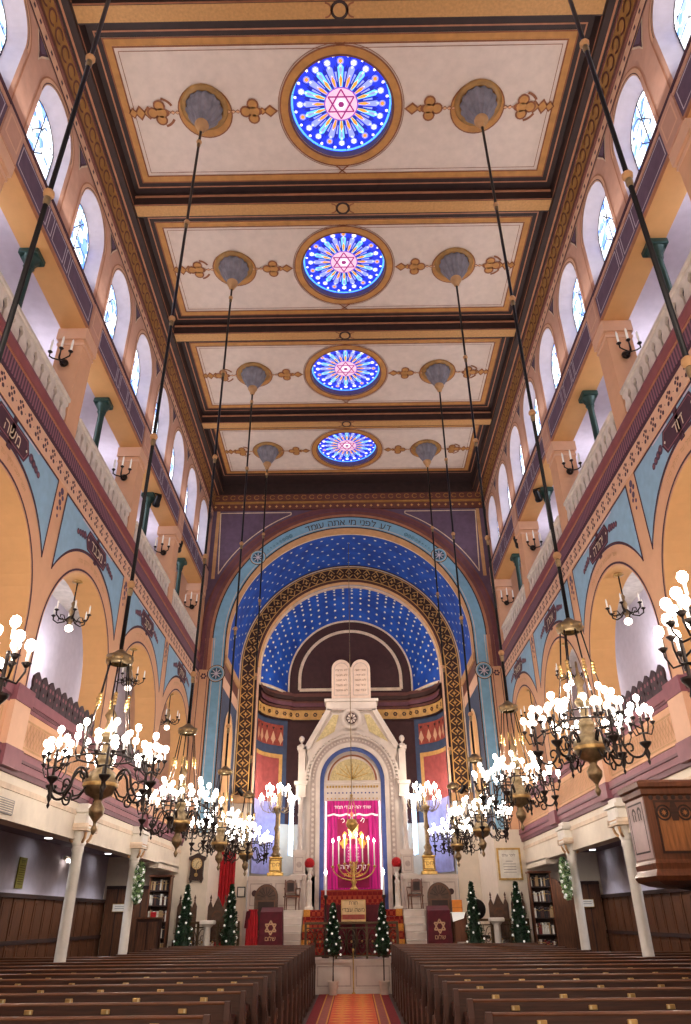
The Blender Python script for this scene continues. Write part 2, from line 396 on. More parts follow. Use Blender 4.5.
# rose windows
for k, yc in enumerate(ROSES):
    m = MB(); P = ceilP(15.95)
    m.disc(P, 0, yc, 1.01, 'g_blue', 0, 48)
    N = 20
    for i in range(N):
        a = 2*PI*i/N; b = a+PI/N
        def pt(r, t): return (.965*r*cos(t), yc+.965*r*sin(t))
        d = PI/N
        m.poly(P, [pt(.33, a-d*.62), pt(.33, a+d*.62), pt(.74, a+d*.55), pt(.82, a), pt(.74, a-d*.55)], 'g_cyan' if i % 2 else 'g_lav', .004)
        m.poly(P, [pt(.36, a-d*.22), pt(.5, a-d*.42), pt(.6, a), pt(.5, a+d*.42), pt(.36, a+d*.22)], 'g_orange', .008)
        m.poly(P, [pt(.6, a-d*.12), pt(.7, a-d*.3), pt(.76, a), pt(.7, a+d*.3), pt(.6, a+d*.12)], 'g_lav', .008)
        m.poly(P, [pt(.34, b-d*.42), pt(.34, b+d*.42), pt(.72, b+d*.36), pt(.8, b), pt(.72, b-d*.36)], 'g_deep', .006)
        m.poly(P, [pt(.38, a-d*.1), pt(.38, a+d*.1), pt(.78, a+d*.16), pt(.78, a-d*.16)], 'g_white', .006)
        m.poly(P, [pt(.46, b-d*.1), pt(.46, b+d*.1), pt(.66, b+d*.2), pt(.66, b-d*.2)], 'g_lav', .01)
        q = pt(.86, a); m.disc(P, q[0], q[1], .07, 'g_lav', .012, 10); 
        m.poly(P, [(q[0]+x, q[1]+y) for x, y in star(.055, 6, .55)], 'g_pale' if i % 3 else 'g_orange', .016)
        q = pt(.965, b); m.poly(P, [(q[0]+x, q[1]+y) for x, y in star(.035, 6, .55)], 'g_pale', .014)
        m.line(P, [pt(.33, b+d*.36), pt(1.03, b+d*.36)], .012, 'lapis', .02)
    m.arc(P, 0, yc, .97, 1.01, 0, 2*PI, 'g_cyan', .016, 48); m.disc(P, 0, yc, .34, 'g_pink', .018, 24); m.arc(P, 0, yc, .32, .345, 0, 2*PI, 'g_violet', .02, 24)
    hexagram(m, P, 0, yc, .3, .03, 'g_rose', .024); m.disc(P, 0, yc, .11, 'g_white', .026, 12); m.disc(P, 0, yc, .06, 'g_rose', .03, 12)
    o = struct(m.build('window_%d' % (k+1)))
    m = MB(); m.lathe((0, yc, 15.75), [(1.015, .17), (1.015, .28), (.97, .3)], 'g_blue', 40, False, cap=False)
    m.build('rim', o)

# ------------------------------------------------------------------ side walls
ARCH = [12.5+LB*k for k in range(-4, 3)]        # arcade centres
WIN = [5.37+1.985*k for k in range(-4, 9)]
wn = [6]
def side(s):
    side_name = 'left' if s < 0 else 'right'
    P = lambda x: (lambda u, v, n=0: (s*(x-n), u, v))
    PW = P(W)
    m = MB()
    # --- ground floor edge beam (white fascia) and the parapet of the first gallery
    m.box(s*4.95, s*5.25, Y0, YE, 2.97, 3.56, 'cream')
    m.box(s*4.93, s*5.2, Y0, YE, 3.36, 3.44, 'cream_line')
    for z0, z1, x0, mt in ((3.56, 3.64, 4.90, 'mauve_dark'), (3.64, 3.74, 4.88, 'mauve'), (3.74, 3.78, 4.85, 'mauve_dark'), (3.78, 3.88, 4.86, 'mauve'),
                           (3.92, 4.48, 4.92, 'peach'), (4.48, 4.53, 4.90, 'mauve'), (4.53, 4.57, 4.88, 'mauve_dark'), (4.57, 4.72, 4.86, 'mauve')):
        m.box(s*x0, s*5.3, Y0, YE, z0, z1, mt)
    for c in ARCH:
        b = c-LB/2
        m.box(s*4.82, s*5.0, b-.28, b+.28, 3.88, 4.5, 'peach_pale'); m.box(s*4.8, s*5.0, b-.3, b+.3, 4.5, 4.74, 'mauve'); m.box(s*4.8, s*5.0, b-.3, b+.3, 3.6, 3.88, 'mauve')
        # lattice panel
        m.frame(P(4.92), b+.4, b+LB-.4, 3.96, 4.38, .03, 'tan', .006)
        for q in range(26):
            y = b+.46+q*.115
            for d in (1, -1):
                y0, y1 = (y, y+.18) if d > 0 else (y+.18, y)
                m.line(P(4.92), [(y0, 4.0), (y1, 4.34)], .018, 'tan', .008)
    # --- arcade wall with arches
    zc, ri, ro, ztop, zb = 5.68, 1.72, 2.1, 8.33, 4.72
    hp = .22
    for c in ARCH:
        a0 = c-LB/2; a1 = c+LB/2
        if a1 > YE: a1 = YE
        K = 28; an = [PI-PI*i/K for i in range(K+1)]
        inner = [(c-ri, zb)] + [(c+ri*cos(a), zc+ri*sin(a)) for a in an] + [(c+ri, zb)]
        inner = [q for q in inner]
        m.strip(PW, inner[1:-1], [(q[0], ztop) for q in inner[1:-1]], 'peach')
        m.rect(PW, a0, c-ri, zb, ztop, 'peach'); m.rect(PW, c+ri, a1, zb, ztop, 'peach')
        # reveal
        m.add([PW(u, v, 0) for u, v in inner] + [PW(u, v, -.5) for u, v in inner], [(i, i+1, len(inner)+i+1, len(inner)+i) for i in range(len(inner)-1)], 'peach_deep', False)
        # spandrels
        hw = LB/2-hp; ys = [c-hw+2*hw*i/40 for i in range(41)]
        low = [(y, zc+sqrt(ro*ro-(y-c)**2)) for y in ys]
        m.strip(PW, low, [(y, 8.3) for y in ys], 'sky_blue', .004)
        m.strip(PW, low, [(y, z+.06) for y, z in low], 'purple_line', .008)
        for d in (-1, 1): m.rect(PW, c+d*hw-.02, c+d*hw+.02, low[0][1], 8.3, 'purple_line', .008)
        m.rect(PW, c-hw, c+hw, 8.27, 8.31, 'purple_line', .008)
        m.arc(PW, c, zc, ri+.03, ri+.07, 0, PI, 'purple_line', .006, 40)
        for d in (-1, 1): m.rect(PW, c+d*(ri+.05)-.02, c+d*(ri+.05)+.02, zb, zc, 'purple_line', .006)
        # painted motif at the pilaster head
        b = a0
        for dy, dz, r in ((0, 8.2, .07), (-.07, 8.1, .05), (.07, 8.1, .05), (0, 7.98, .06), (.06, 7.9, .04), (-.05, 7.84, .04), (0, 7.72, .035)):
            m.disc(PW, b+dy, dz, r, 'purple', .006, 8)
        # cartouche
        zz = 8.02
        m.poly(PW, [(c-.62, zz), (c-.5, zz-.2), (c+.5, zz-.2), (c+.62, zz), (c+.5, zz+.2), (c-.5, zz+.2)], 'purple_line', .012)
        m.line(PW, [(c-.56, zz), (c-.47, zz-.16), (c+.47, zz-.16), (c+.56, zz), (c+.47, zz+.16), (c-.47, zz+.16), (c-.56, zz)], .018, 'mauve', .016)
        for d in (-1, 1):
            for q in range(4): m.disc(PW, c+d*(.7+q*.11), zz-.03*q, .085-.008*q, 'purple', .012, 10); m.disc(PW, c+d*(.7+q*.11), zz-.03*q, .035, 'mauve', .016, 8)
            m.rect(PW, c+d*.62-.015*0-.3, c+d*.62+.3, 8.235, 8.265, 'lilac', .01)
            m.disc(PW, c+d*.5, zz, .025, 'cream', .018, 8)
        m.box(s*(W-.012), s*W, c-.06, c+.06, 7.74, 8.3, 'purple_line')
        m.text(PW, heb({-1: ['שבת','תורה','אמת','משה','מכבד','יעקב','יצחק'], 1: ['שלום','חסד','דין','דוד','יהודה','אהרן','שמואל']}[s][ARCH.index(c)]), c, zz-.02, .3, 'cream_line', .018, 0, -1 if s > 0 else 1)
        # small lettering round the arch band
        m.arctext(PW, heb('אשרי יושבי ביתך עוד יהללוך סלה'), c, zc, 1.94, PI/2, .12, 'tan', .008, 1 if s < 0 else -1)
    # band of ornaments, reeded band, red rail
    m.box(s*4.93, s*5.3, Y0, YE, 8.33, 8.68, 'peach_pale')
    P9 = P(4.93)
    for q in range(78):
        y = Y0+.2+q*.33
        for dy, dz, r in ((-.05, .07, .035), (.05, .07, .035), (0, .0, .03), (-.055, -.06, .04), (.055, -.06, .04), (0, .11, .025), (.165, 0, .012)):
            m.poly(P9, [(y+dy+r*cos(t*PI/3), 8.5+dz+r*sin(t*PI/3)) for t in range(6)], 'purple_line', .004)
    m.box(s*4.92, s*5.3, Y0, YE, 8.68, 8.75, 'purple_line'); m.box(s*4.91, s*5.3, Y0, YE, 8.75, 9.0, 'reeded'); m.box(s*4.895, s*5.3, Y0, YE, 9.0, 9.03, 'pink_line')
    m.box(s*4.885, s*5.3, Y0, YE, 9.03, 9.2, 'rail_red'); m.box(s*4.88, s*5.3, Y0, YE, 9.2, 9.24, 'mauve')
    # --- upper gallery lintel, piers
    m.box(s*4.97, s*5.45, Y0, YE, 11.6, 12.3, 'peach_pale')
    m.quad((s*4.965, Y0, 11.598), (s*5.45, Y0, 11.598), (s*5.45, YE, 11.598), (s*4.965, YE, 11.598), 'peach_deep')
    m.box(s*4.93, s*5.2, Y0, YE, 11.61, 11.66, 'pink_line')
    m.box(s*4.94, s*5.2, Y0, YE, 11.66, 12.24, 'purple'); m.box(s*4.915, s*5.2, Y0, YE, 12.22, 12.28, 'pinkwall'); m.box(s*4.90, s*5.2, Y0, YE, 12.28, 12.35, 'purple_line')
    for yb in [6.38+LB*k for k in range(-2, 5)]:
        if yb > 22.2: yb = 22.33
        m.box(s*4.97, s*5.45, yb-.25, yb+.25, 9.0, 11.6, 'peach'); m.box(s*4.93, s*5.49, yb-.3, yb+.3, 11.34, 11.6, 'peach_pale'); m.box(s*4.95, s*5.47, yb-.27, yb+.27, 11.2, 11.26, 'peach_pale')
        m.box(s*4.905, s*5.0, yb-.26, yb+.26, 11.6, 12.36, 'pinkwall'); m.frame(P(4.905), yb-.2, yb+.2, 11.75, 12.18, .03, 'peach_pale', .004)
        for lo, hi in ((.34, 1.45), (1.5, 1.68), (1.73, 2.24), (2.29, 2.47), (2.52, 3.64)):
            m.frame(P(4.94), yb+lo, yb+hi, 11.74, 12.18, .02, 'lilac', .004)
    # --- clerestory wall
    z0, z1 = 12.35, 14.9; R1, c1 = .65, 13.66
    ys0 = Y0
    for y in WIN:
        K = 20; an = [PI-PI*i/K for i in range(K+1)]
        op = [(y-R1, z0)] + [(y+R1*cos(a), c1+R1*sin(a)) for a in an] + [(y+R1, z0)]
        m.strip(PW, op[1:-1], [(q[0], z1) for q in op[1:-1]], 'pinkwall')
        m.rect(PW, ys0, y-R1, z0, z1, 'pinkwall'); ys0 = y+R1
        R2, c2 = .57, 13.55
        ip = [(y-R2, z0+.25)] + [(y+R2*cos(a), c2+R2*sin(a)) for a in an] + [(y+R2, z0+.25)]
        m.add([PW(u, v, 0) for u, v in op] + [PW(u, v, -.27) for u, v in ip], [(i, i+1, len(op)+i+1, len(op)+i) for i in range(len(op)-1)], 'lilac')
        m.quad(PW(y-R1, z0, 0), PW(y+R1, z0, 0), PW(y+R2, z0+.25, -.27), PW(y-R2, z0+.25, -.27), 'lilac')
        m.arc(PW, y, c1, R1+.0, R1+.1, 0, PI, 'peach_pale', .01, 30); m.arc(PW, y, c1, R1+.1, R1+.13, 0, PI, 'pink_line', .012, 30); m.arc(PW, y, c1, R1+.02, R1+.035, 0, PI, 'purple_line', .014, 30)
        for d in (-1, 1): m.rect(PW, y+d*(R1+.115)-.015, y+d*(R1+.115)+.015, z0, c1, 'pink_line', .01)
        yy = y+.9925                                     # painted triangle between windows
        m.poly(PW, [(yy-.26, 14.43), (yy+.26, 14.43), (yy+.07, 14.12), (yy, 13.95), (yy-.07, 14.12)], 'cream_line', .006)
        m.poly(PW, [(yy-.21, 14.41), (yy+.21, 14.41), (yy+.05, 14.15), (yy, 14.01), (yy-.05, 14.15)], 'purple_line', .01)
        m.poly(PW, [(yy-.15, 14.38), (yy+.15, 14.38), (yy+.03, 14.18), (yy-.03, 14.18)], 'purple', .014)
    m.rect(PW, ys0, YE, z0, z1, 'pinkwall')
    m.rect(PW, Y0, YE, 14.45, 14.49, 'purple_line', .012); m.rect(PW, Y0, YE, 14.49, 14.72, 'peach_pale', .008)
    for q in range(104):
        y = Y0+.1+q*.248; m.rect(PW, y, y+.07, 14.58, 14.65, 'purple_line', .012)
    m.box(s*4.90, s*5.0, Y0, YE, 14.72, 14.84, 'frieze_brown')
    # cove with rings
    A, B = Vector((s*4.92, 0, 14.84)), Vector((s*4.84, 0, 15.26))
    m.quad((A.x, Y0, A.z), (A.x, YE, A.z), (B.x, YE, B.z), (B.x, Y0, B.z), 'cove_gold')
    m.box(s*4.82, s*4.9, Y0, YE, 15.24, 15.30, 'frieze_brown')
    Pv = frame3((A.x, 0, A.z), (0, 1, 0), (B-A))
    sg = -1 if s < 0 else 1
    for q in range(86):
        y = Y0+.15+q*.3
        m.arc(Pv, y, .21, .1, .14, .5, 2*PI-.5, 'frieze_brown', -sg*.012 if Pv(0, 0, 1)[0]*s > Pv(0, 0, 0)[0]*s else sg*.012, 14)
        m.arc(Pv, y, .21, .1, .14, .5, 2*PI-.5, 'frieze_brown', -.012, 14); m.arc(Pv, y, .21, .1, .14, .5, 2*PI-.5, 'frieze_brown', .012, 14)
    m.box(s*4.95, s*7.2, Y0, YE, 14.9, 16.3, 'dark_paint')
    # --- back walls and floors of the galleries
    m.box(s*7.0, s*7.2, Y0, YE+.4, 0, 12.6, 'lilac')
    m.box(s*5.2, s*7.0, Y0, YE, 3.28, 3.34, 'lilac_dark'); m.box(s*5.3, s*7.0, Y0, YE, 3.6, 3.75, 'wood_dark')
    m.box(s*5.3, s*7.0, Y0, YE, 8.4, 8.5, 'white_gallery'); m.box(s*5.3, s*7.0, Y0, YE, 8.85, 9.0, 'wood_dark')
    m.box(s*5.45, s*7.0, Y0, YE, 12.3, 12.4, 'lilac'); m.box(s*5.3, s*5.36, Y0, YE, 8.9, 9.8, 'wood_dark'); m.box(s*6.9, s*7.0, Y0, YE, 11.5, 11.6, 'white_gallery')
    m.quad((s*5.45, Y0, 8.4), (s*5.45, YE, 8.4), (s*5.45, YE, 7.42), (s*5.45, Y0, 7.42), 'white_gallery')
    # closed end of the aisle above the bookcase
    m.box(s*4.95, s*5.2, 20.2, YE, 2.86, 3.0, 'cream')
    struct(m.build('wall_'+side_name))
    # wainscot of the aisle
    m = MB()
    m.box(s*6.94, s*7.0, Y0, YE, 0, 2.12, 'wood_v'); m.box(s*6.88, s*7.0, Y0, YE, 2.12, 2.2, 'wood_dark'); m.box(s*6.91, s*7.0, Y0, YE, 1.28, 1.36, 'wood_dark'); m.box(s*6.9, s*7.0, Y0, YE, 0, .18, 'wood_dark')
    for q in range(46):
        y = Y0+.1+q*.56; m.box(s*6.92, s*7.0, y, y+.03, .18, 2.12, 'wood_v')
        m.box(s*6.93, s*7.0, y+.12, y+.49, 1.44, 2.04, 'wood_v'); m.box(s*6.93, s*7.0, y+.12, y+.49, .3, 1.2, 'wood_v')
    struct(m.build('trim_%d' % (20 if s < 0 else 21)))
    # windows
    for y in WIN:
        wn[0] += 1; R2, c2 = .57, 13.55; x = W+.27
        K = 20; an = [PI-PI*i/K for i in range(K+1)]
        ip = [(y-R2, z0+.25)] + [(y+R2*cos(a), c2+R2*sin(a)) for a in an] + [(y+R2, z0+.25)]
        m = MB(); m.poly(P(x), ip, 'window_glass', -.01); m.poly(P(x), ip, 'window_glass', -.03)
        o = struct(m.build('window_%d' % wn[0]))
        m = MB()
        m.line(P(x), ip + [ip[0]], .06, 'ironblue', 0.005)
        m.line(P(x), [(y, z0+.25), (y, c2+R2)], .03, 'ironblue', .01)
        for zz in (12.95, 13.3, 13.68): m.line(P(x), [(y-R2, zz), (y+R2, zz)], .026, 'ironblue', .012)
        for d in (-1, 1):
            m.arc(P(x), y+d*.22, 13.68, .17, .195, 0, PI, 'ironblue', .012, 10)
            m.line(P(x), [(y, 13.0), (y+d*.22, 13.3), (y, 13.68), (y+d*.0, 13.3)], .02, 'ironblue', .014)
        m.build('window_frame', o)
side(-1); side(1)

# ------------------------------------------------------------------ arch wall at the far end of the nave
m = MB(); PA = lambda u, v, n=0: (u, YE-n, v)
ZC = 9.85; RO = 4.1
K = 60; an = [PI-PI*i/K for i in range(K+1)]
arcp = lambda r: [(r*cos(a), ZC+r*sin(a)) for a in an]
def bnd(a):
    c_, s_ = cos(a), sin(a); t = min(4.95/abs(c_) if abs(c_) > 1e-6 else 1e9, 5.45/s_ if s_ > 1e-6 else 1e9); return (c_*t, ZC+s_*t)
m.strip(PA, arcp(RO), [bnd(a) for a in an], 'purple')
for s in (-1, 1): m.rect(PA, s*3.9, s*4.95, 15.0, 15.3, 'purple', .003); m.poly(PA, [(s*4.95, 15.3), (s*4.95, 14.6), (s*4.3, 15.3)], 'purple', .002)
for s in (-1, 1): m.rect(PA, s*RO, s*7.2, 3.9, ZC, 'peach'); m.rect(PA, s*RO, s*7.2, 0, 3.9, 'cream'); m.rect(PA, s*4.95, s*7.2, ZC, 16, 'peach')
m.arc(PA, 0, ZC, 4.10, 4.14, 0, PI, 'dark_paint', .02, 80); m.arc(PA, 0, ZC, 4.14, 4.53, 0, PI, 'teal', .02, 80); m.arc(PA, 0, ZC, 4.53, 4.57, 0, PI, 'dark_paint', .02, 80)
m.arc(PA, 0, ZC, 4.18, 4.20, 0, PI, 'cream_line', .024, 80)
# mauve moulded arch, stepped
for r0, r1, n, mt in ((4.57, 4.66, .03, 'pink_line'), (4.66, 4.78, .06, 'arch_brown'), (4.78, 4.92, .09, 'mauve_dark'), (4.92, 5.0, .05, 'arch_brown')):
    A = [(r0*cos(a), ZC+r0*sin(a)) for a in an]; B = [(r1*cos(a), ZC+r1*sin(a)) for a in an]
    A = [(-r0, 8.75)] + A + [(r0, 8.75)]; B = [(-r1, 8.75)] + B + [(r1, 8.75)]
    m.strip(PA, [(max(-4.94, min(4.94, u)), v) for u, v in A], [(max(-4.94, min(4.94, u)), v) for u, v in B], mt, n)
# spandrel outline
for s in (-1, 1):
    cur = [(s*5.12*cos(a), ZC+5.12*sin(a)) for a in [i*PI/2/30 for i in range(31)] if 5.12*cos(a) < 4.66 and ZC+5.12*sin(a) < 14.62]
    m.line(PA, [(s*4.66, 14.62)] + cur[:1] + cur + [(cur[-1][0], 14.62), (s*4.66, 14.62)], .035, 'cream_line', .02)
    m.line(PA, [(s*4.74, 14.7), (s*4.74, 12.0)], .12, 'tan', .012)
    # straight lower part of the bands
    m.rect(PA, s*4.10, s*4.14, 3.9, ZC, 'dark_paint', .02); m.rect(PA, s*4.14, s*4.53, 3.9, ZC, 'teal', .02); m.rect(PA, s*4.53, s*4.57, 3.9, 8.75, 'dark_paint', .02)
    m.rect(PA, s*4.2, s*4.18, 3.9, ZC, 'cream_line', .024); m.rect(PA, s*4.49, s*4.47, 3.9, ZC, 'cream_line', .024)
    m.rect(PA, s*4.57, s*4.95, 3.9, 8.75, 'peach', .02); m.rect(PA, s*4.64, s*4.62, 3.9, 8.7, 'purple_line', .024); m.rect(PA, s*4.9, s*4.88, 3.9, 8.7, 'purple_line', .024)
    for t in range(6): m.disc(PA, s*4.75+.07*cos(t*PI/3), 8.55+.07*sin(t*PI/3), .035, 'purple_line', .026, 8)
# medallions
for u, v in ((-4.34, 8.63), (4.34, 8.63), (-3.2, ZC+2.95), (3.2, ZC+2.95)):
    m.disc(PA, u, v, .29, 'dark_paint', .03, 24); m.disc(PA, u, v, .25, 'teal', .034, 24); m.disc(PA, u, v, .19, 'teal_dark', .038, 20)
    for t in range(8): m.line(PA, [(u, v), (u+.17*cos(t*PI/4), v+.17*sin(t*PI/4))], .03, 'lilac', .042)
    m.arc(PA, u, v, .245, .265, 0, 2*PI, 'cream_line', .04, 24)
m.arctext(PA, heb('דע לפני מי אתה עומד'), 0, ZC, 4.32, PI/2, .36, 'orna_dark', .03)
for s in (-1, 1):       # scrollwork either side of the lettering
    for q in range(8):
        a = PI/2+s*(.5+q*.032); m.disc(PA, 4.32*cos(a), ZC+4.32*sin(a), .07-.004*q, 'teal_dark', .03, 8)
        m.arc(PA, 4.32*cos(a), ZC+4.32*sin(a), .02, .045, 0, 2*PI, 'teal', .034, 8)
# frieze over the arch
m.box(-4.95, 4.95, YE-.1, YE, 14.72, 14.95, 'frieze_brown'); m.box(-4.95, 4.95, YE-.16, YE, 14.95, 15.02, 'cove_gold'); m.box(-4.95, 4.95, YE-.2, YE, 15.02, 15.3, 'frieze_brown')
for q in range(34): m.arc(PA, -4.8+q*.29, 15.16, .07, .1, .4, 2*PI-.4, 'cove_gold', .21, 10)
for q in range(40): m.poly(PA, [(-4.85+q*.248+x, 14.83+y) for x, y in star(.06, 4, .5)], 'orna_gold', .11)
m.box(-7.2, 7.2, YE-.02, YE+.02, 15.3, 16.3, 'dark_paint')
struct(m.build('wall_arch'))

# ------------------------------------------------------------------ chancel: blue vault, lattice arch, apse
m = MB(); YL = 25.7
def vault(r, y0, y1, mt, zl): 
    A = [(-r, zl)] + [(r*cos(a), ZC+r*sin(a)) for a in an] + [(r, zl)]
    k = len(A); m.add([(u, y0, v) for u, v in A] + [(u, y1, v) for u, v in A], [(i, i+1, k+i+1, k+i) for i in range(k-1)], mt, False)
vault(4.1, 22.6, 23.05, 'tan', ZC-.6); vault(4.1, 23.05, 23.12, 'cream_line', ZC-.6); vault(4.1, 23.12, YL, 'deep_blue', ZC-.6)
for i in range(32):
    a = PI*(i+.5)/32
    for q in range(6):
        a2 = a + (PI/64 if q % 2 else 0); y = 23.35+q*.42; r = 4.085
        O = (r*cos(a2), y, ZC+r*sin(a2)); Pq = frame3(O, (-sin(a2), 0, cos(a2)), (0, 1, 0))
        m.poly(Pq, star(.06, 6, .5), 'star_gold', 0)
for s in (-1, 1):      # side walls under the vault
    Ps = lambda u, v, n=0: (s*(4.1-n), u, v)
    m.rect(Ps, 22.6, YL, 8.6, ZC-.6, 'frieze_brown'); m.rect(Ps, 22.6, YL, 8.2, 8.6, 'peach_pale'); m.rect(Ps, 22.6, YL, 4, 8.2, 'slate_blue'); m.rect(Ps, 22.6, YL, 0, 4, 'cream')
    m.box(s*4.04, s*4.1, 22.6, YL, 9.0, 9.25, 'tan')
    pts = [(23.3, 4.2)] + [(24.15+.85*cos(PI-PI*i/16), 6.9+.85*sin(PI-PI*i/16)) for i in range(17)] + [(25.0, 4.2)]
    m.poly(Ps, pts, 'peach_deep', .02); m.line(Ps, pts, .06, 'cream_line', .03)
# lattice arch face
PL = lambda u, v, n=0: (u, YL-n, v)
ZL = 9.8; r0, r1 = 3.42, 4.1
A = [(-r0, 5.35)] + [(r0*cos(a), ZL+r0*sin(a)) for a in an] + [(r0, 5.35)]; B = [(-r1, 5.35)] + [(r1*cos(a), ZC+r1*sin(a)) for a in an] + [(r1, 5.35)]
m.strip(PL, A, B, 'orna_dark', 0)
for rr, w, mt in ((3.46, .05, 'frieze_brown'), (3.53, .04, 'orna_gold'), (4.0, .04, 'orna_gold'), (4.07, .05, 'cream_line')):
    pts = [(-rr, 5.35)] + [(rr*cos(a), ZL+rr*sin(a)) for a in an] + [(rr, 5.35)]; m.line(PL, pts, w, mt, .02)
n = 34
for i in range(n):     # diagonals round the arch
    a, b = PI*i/n, PI*(i+1)/n; c_ = (a+b)/2
    p = lambda r, t: (r*cos(t), ZL+r*sin(t))
    m.line(PL, [p(3.56, a), p(3.97, b)], .035, 'orna_gold', .026); m.line(PL, [p(3.97, a), p(3.56, b)], .035, 'orna_gold', .028)
    q = p(3.765, c_); 
    for t in range(4): m.disc(PL, q[0]+.0*t, q[1], .06, 'orna_dark', .03, 8)
    q = p(3.765, a); m.poly(PL, [(q[0]+x, q[1]+y) for x, y in star(.09, 4, .4)], 'orna_gold', .03)
for s in (-1, 1):
    for i in range(13):
        z0, z1 = 5.4+i*.335, 5.4+(i+1)*.335
        m.line(PL, [(s*3.56, z0), (s*3.97, z1)], .035, 'orna_gold', .026); m.line(PL, [(s*3.97, z0), (s*3.56, z1)], .035, 'orna_gold', .028)
        m.disc(PL, s*3.765, (z0+z1)/2, .06, 'orna_dark', .03, 8); m.poly(PL, [(s*3.765+x, z0+y) for x, y in star(.09, 4, .4)], 'orna_gold', .03)
    m.box(s*3.36, s*4.1, YL-.12, YL+.1, 5.1, 5.35, 'tan'); m.box(s*3.4, s*4.1, YL, YL+.1, 0, 5.1, 'cream')
    m.box(s*3.36, s*3.42, YL-.02, YL+.12, 5.35, ZL, 'peach_pale')
# soffit of lattice arch
A = [(-r0, 5.35)] + [(r0*cos(a), ZL+r0*sin(a)) for a in an] + [(r0, 5.35)]; k = len(A)
m.add([(u, YL, v) for u, v in A] + [(u*.985, YL+.22, v-.03) for u, v in A], [(i, i+1, k+i+1, k+i) for i in range(k-1)], 'tan')
struct(m.build('wall_chancel'))

# apse
m = MB()
plan = [(3.38, 25.85), (3.33, 26.2), (3.2, 26.55), (2.98, 26.85), (2.7, 27.08), (2.4, 27.22), (2.25, 27.4)]
full = [(-x, y) for x, y in plan] + [(x, y) for x, y in plan[::-1]]
def band(z0, z1, mt, off=0, idx=None, sm=True):
    pts = full
    A = [(x*(1-off/3.0), y-off, z0) for x, y in pts]; B = [(x*(1-off/3.0), y-off, z1) for x, y in pts]
    k = len(pts)
    m.add(A+B, [(i, i+1, k+i+1, k+i) for i in range(k-1)], mt, sm)
band(0, 4.6, 'cream'); band(4.6, 9.3, 'brown_wall')
sidep = [plan[i] for i in range(6)]
def spanel(z0, z1, t0, t1, mt, off):
    for s in (-1, 1):
        L = [0]
        for i in range(5): L.append(L[-1]+math.dist(sidep[i], sidep[i+1]))
        T = L[-1]; ts = [t0+(t1-t0)*i/14 for i in range(15)]; pts = []
        for t in ts:
            d = t*T; i = max(j for j in range(5) if L[j] <= d+1e-9); g = (d-L[i])/(L[i+1]-L[i])
            x = sidep[i][0]+(sidep[i+1][0]-sidep[i][0])*g; y = sidep[i][1]+(sidep[i+1][1]-sidep[i][1])*g
            pts.append((s*(x-off*.8), y-off*.6))
        m.add([(x, y, z0) for x, y in pts]+[(x, y, z1) for x, y in pts], [(i, i+1, 15+i+1, 15+i) for i in range(14)], mt, True)
        if mt == 'red_ochre':
            for q in range(5):
                x, y = pts[1+q*3]; x2, y2 = pts[2+q*3 if 2+q*3 < 15 else 14]; U = Vector((x2-x, y2-y, 0)).normalized()
                Pq = frame3((x-s*.02, y-.02, 0), U, (0, 0, 1))
                for nn in (.01, -.01):
                    m.poly(Pq, [(-.02, z0+.1), (.0, z0+.02), (.02, z0+.1), (.1, z0+.22), (.03, z0+.42), (0, z0+.5), (-.03, z0+.42), (-.1, z0+.22)], 'peach', nn) 
                    m.poly(Pq, [(-.05, z1-.1), (.05, z1-.1), (0, z0+.55)], 'orna_dark', nn)
spanel(4.6, 8.2, 0, 1, 'slate_blue', .02); spanel(7.25, 8.0, .04, .9, 'red_ochre', .04); spanel(3.4, 6.95, .04, .9, 'orna_gold', .04); spanel(3.4, 6.8, .04, .82, 'red_field', .06)
spanel(3.0, 5.3, .04, .82, 'led_lit_lilac', .07) if 'led_lit_lilac' in MATS else None  # lilac colour paints the strip light falling on the lower wall
for z0, z1, off, mt in ((8.2, 8.25, .08, 'orna_dark'), (8.25, 8.62, .05, 'orna_gold'), (8.62, 8.72, .1, 'frieze_brown'), (8.72, 8.86, .16, 'mauve_dark'), (8.86, 8.95, .12, 'frieze_brown'), (8.95, 9.1, .18, 'orna_dark'), (9.1, 9.25, .1, 'frieze_brown')):
    band(z0, z1, mt, off)
pl = [(x*(1-.06/3), y-.07) for x, y in full]
for (xa, ya), (xb, yb) in zip(pl, pl[1:]):
    d = math.dist((xa, ya), (xb, yb)); nq = max(1, round(d/.34)); U = (xb-xa, yb-ya, 0)
    Pq = frame3((xa, ya, 8.435), U, (0, 0, 1))
    for i in range(nq):
        u = d*(i+.5)/nq
        for t in range(6): m.poly(Pq, [(u+.055*cos(t*PI/3)+.03*cos(v), .055*sin(t*PI/3)+.03*sin(v)) for v in [w*PI/3 for w in range(6)]], 'orna_dark', .012)
# dome: loft from the front arc to the back arc
rf, zf, rb, zb_ = 3.37, 9.72, 2.42, 9.82
K2 = 48
def loop(t):
    g = sin(t*PI/2)**.9 if t > 0 else 0
    hw = rf+(rb-rf)*t; y = 25.92+1.5*(1-cos(t*PI/2))*.55+1.5*t*.45; zc = zf+(zb_-zf)*t
    up = 3.37*(1-t)+2.42*t + .22*sin(PI*t)
    o = [(-hw, y, 9.25)]
    for i in range(K2+1):
        a = PI-PI*i/K2; o.append((hw*cos(a), y, zc+up*sin(a)))
    o.append((hw, y, 9.25)); return o
Ls = [loop(t/8) for t in range(9)]
m.rings(Ls, 'deep_blue', False, False, False, True)
for t in (0, 8):
    L0 = Ls[t]; w = .075
    pts = [(p[0], p[2]) for p in L0]; Pq = lambda u, v, n=0: (u, L0[0][1]-n, v)
    m.line(Pq, pts, w*1.5, 'cream_line', .03)
for s in (-1, 1):
    m.tube([(s*p[0], p[1]-.02, 9.27) for p in [(-l[0][0], l[0][1]) for l in Ls]], .055, 'cream_line', 5)
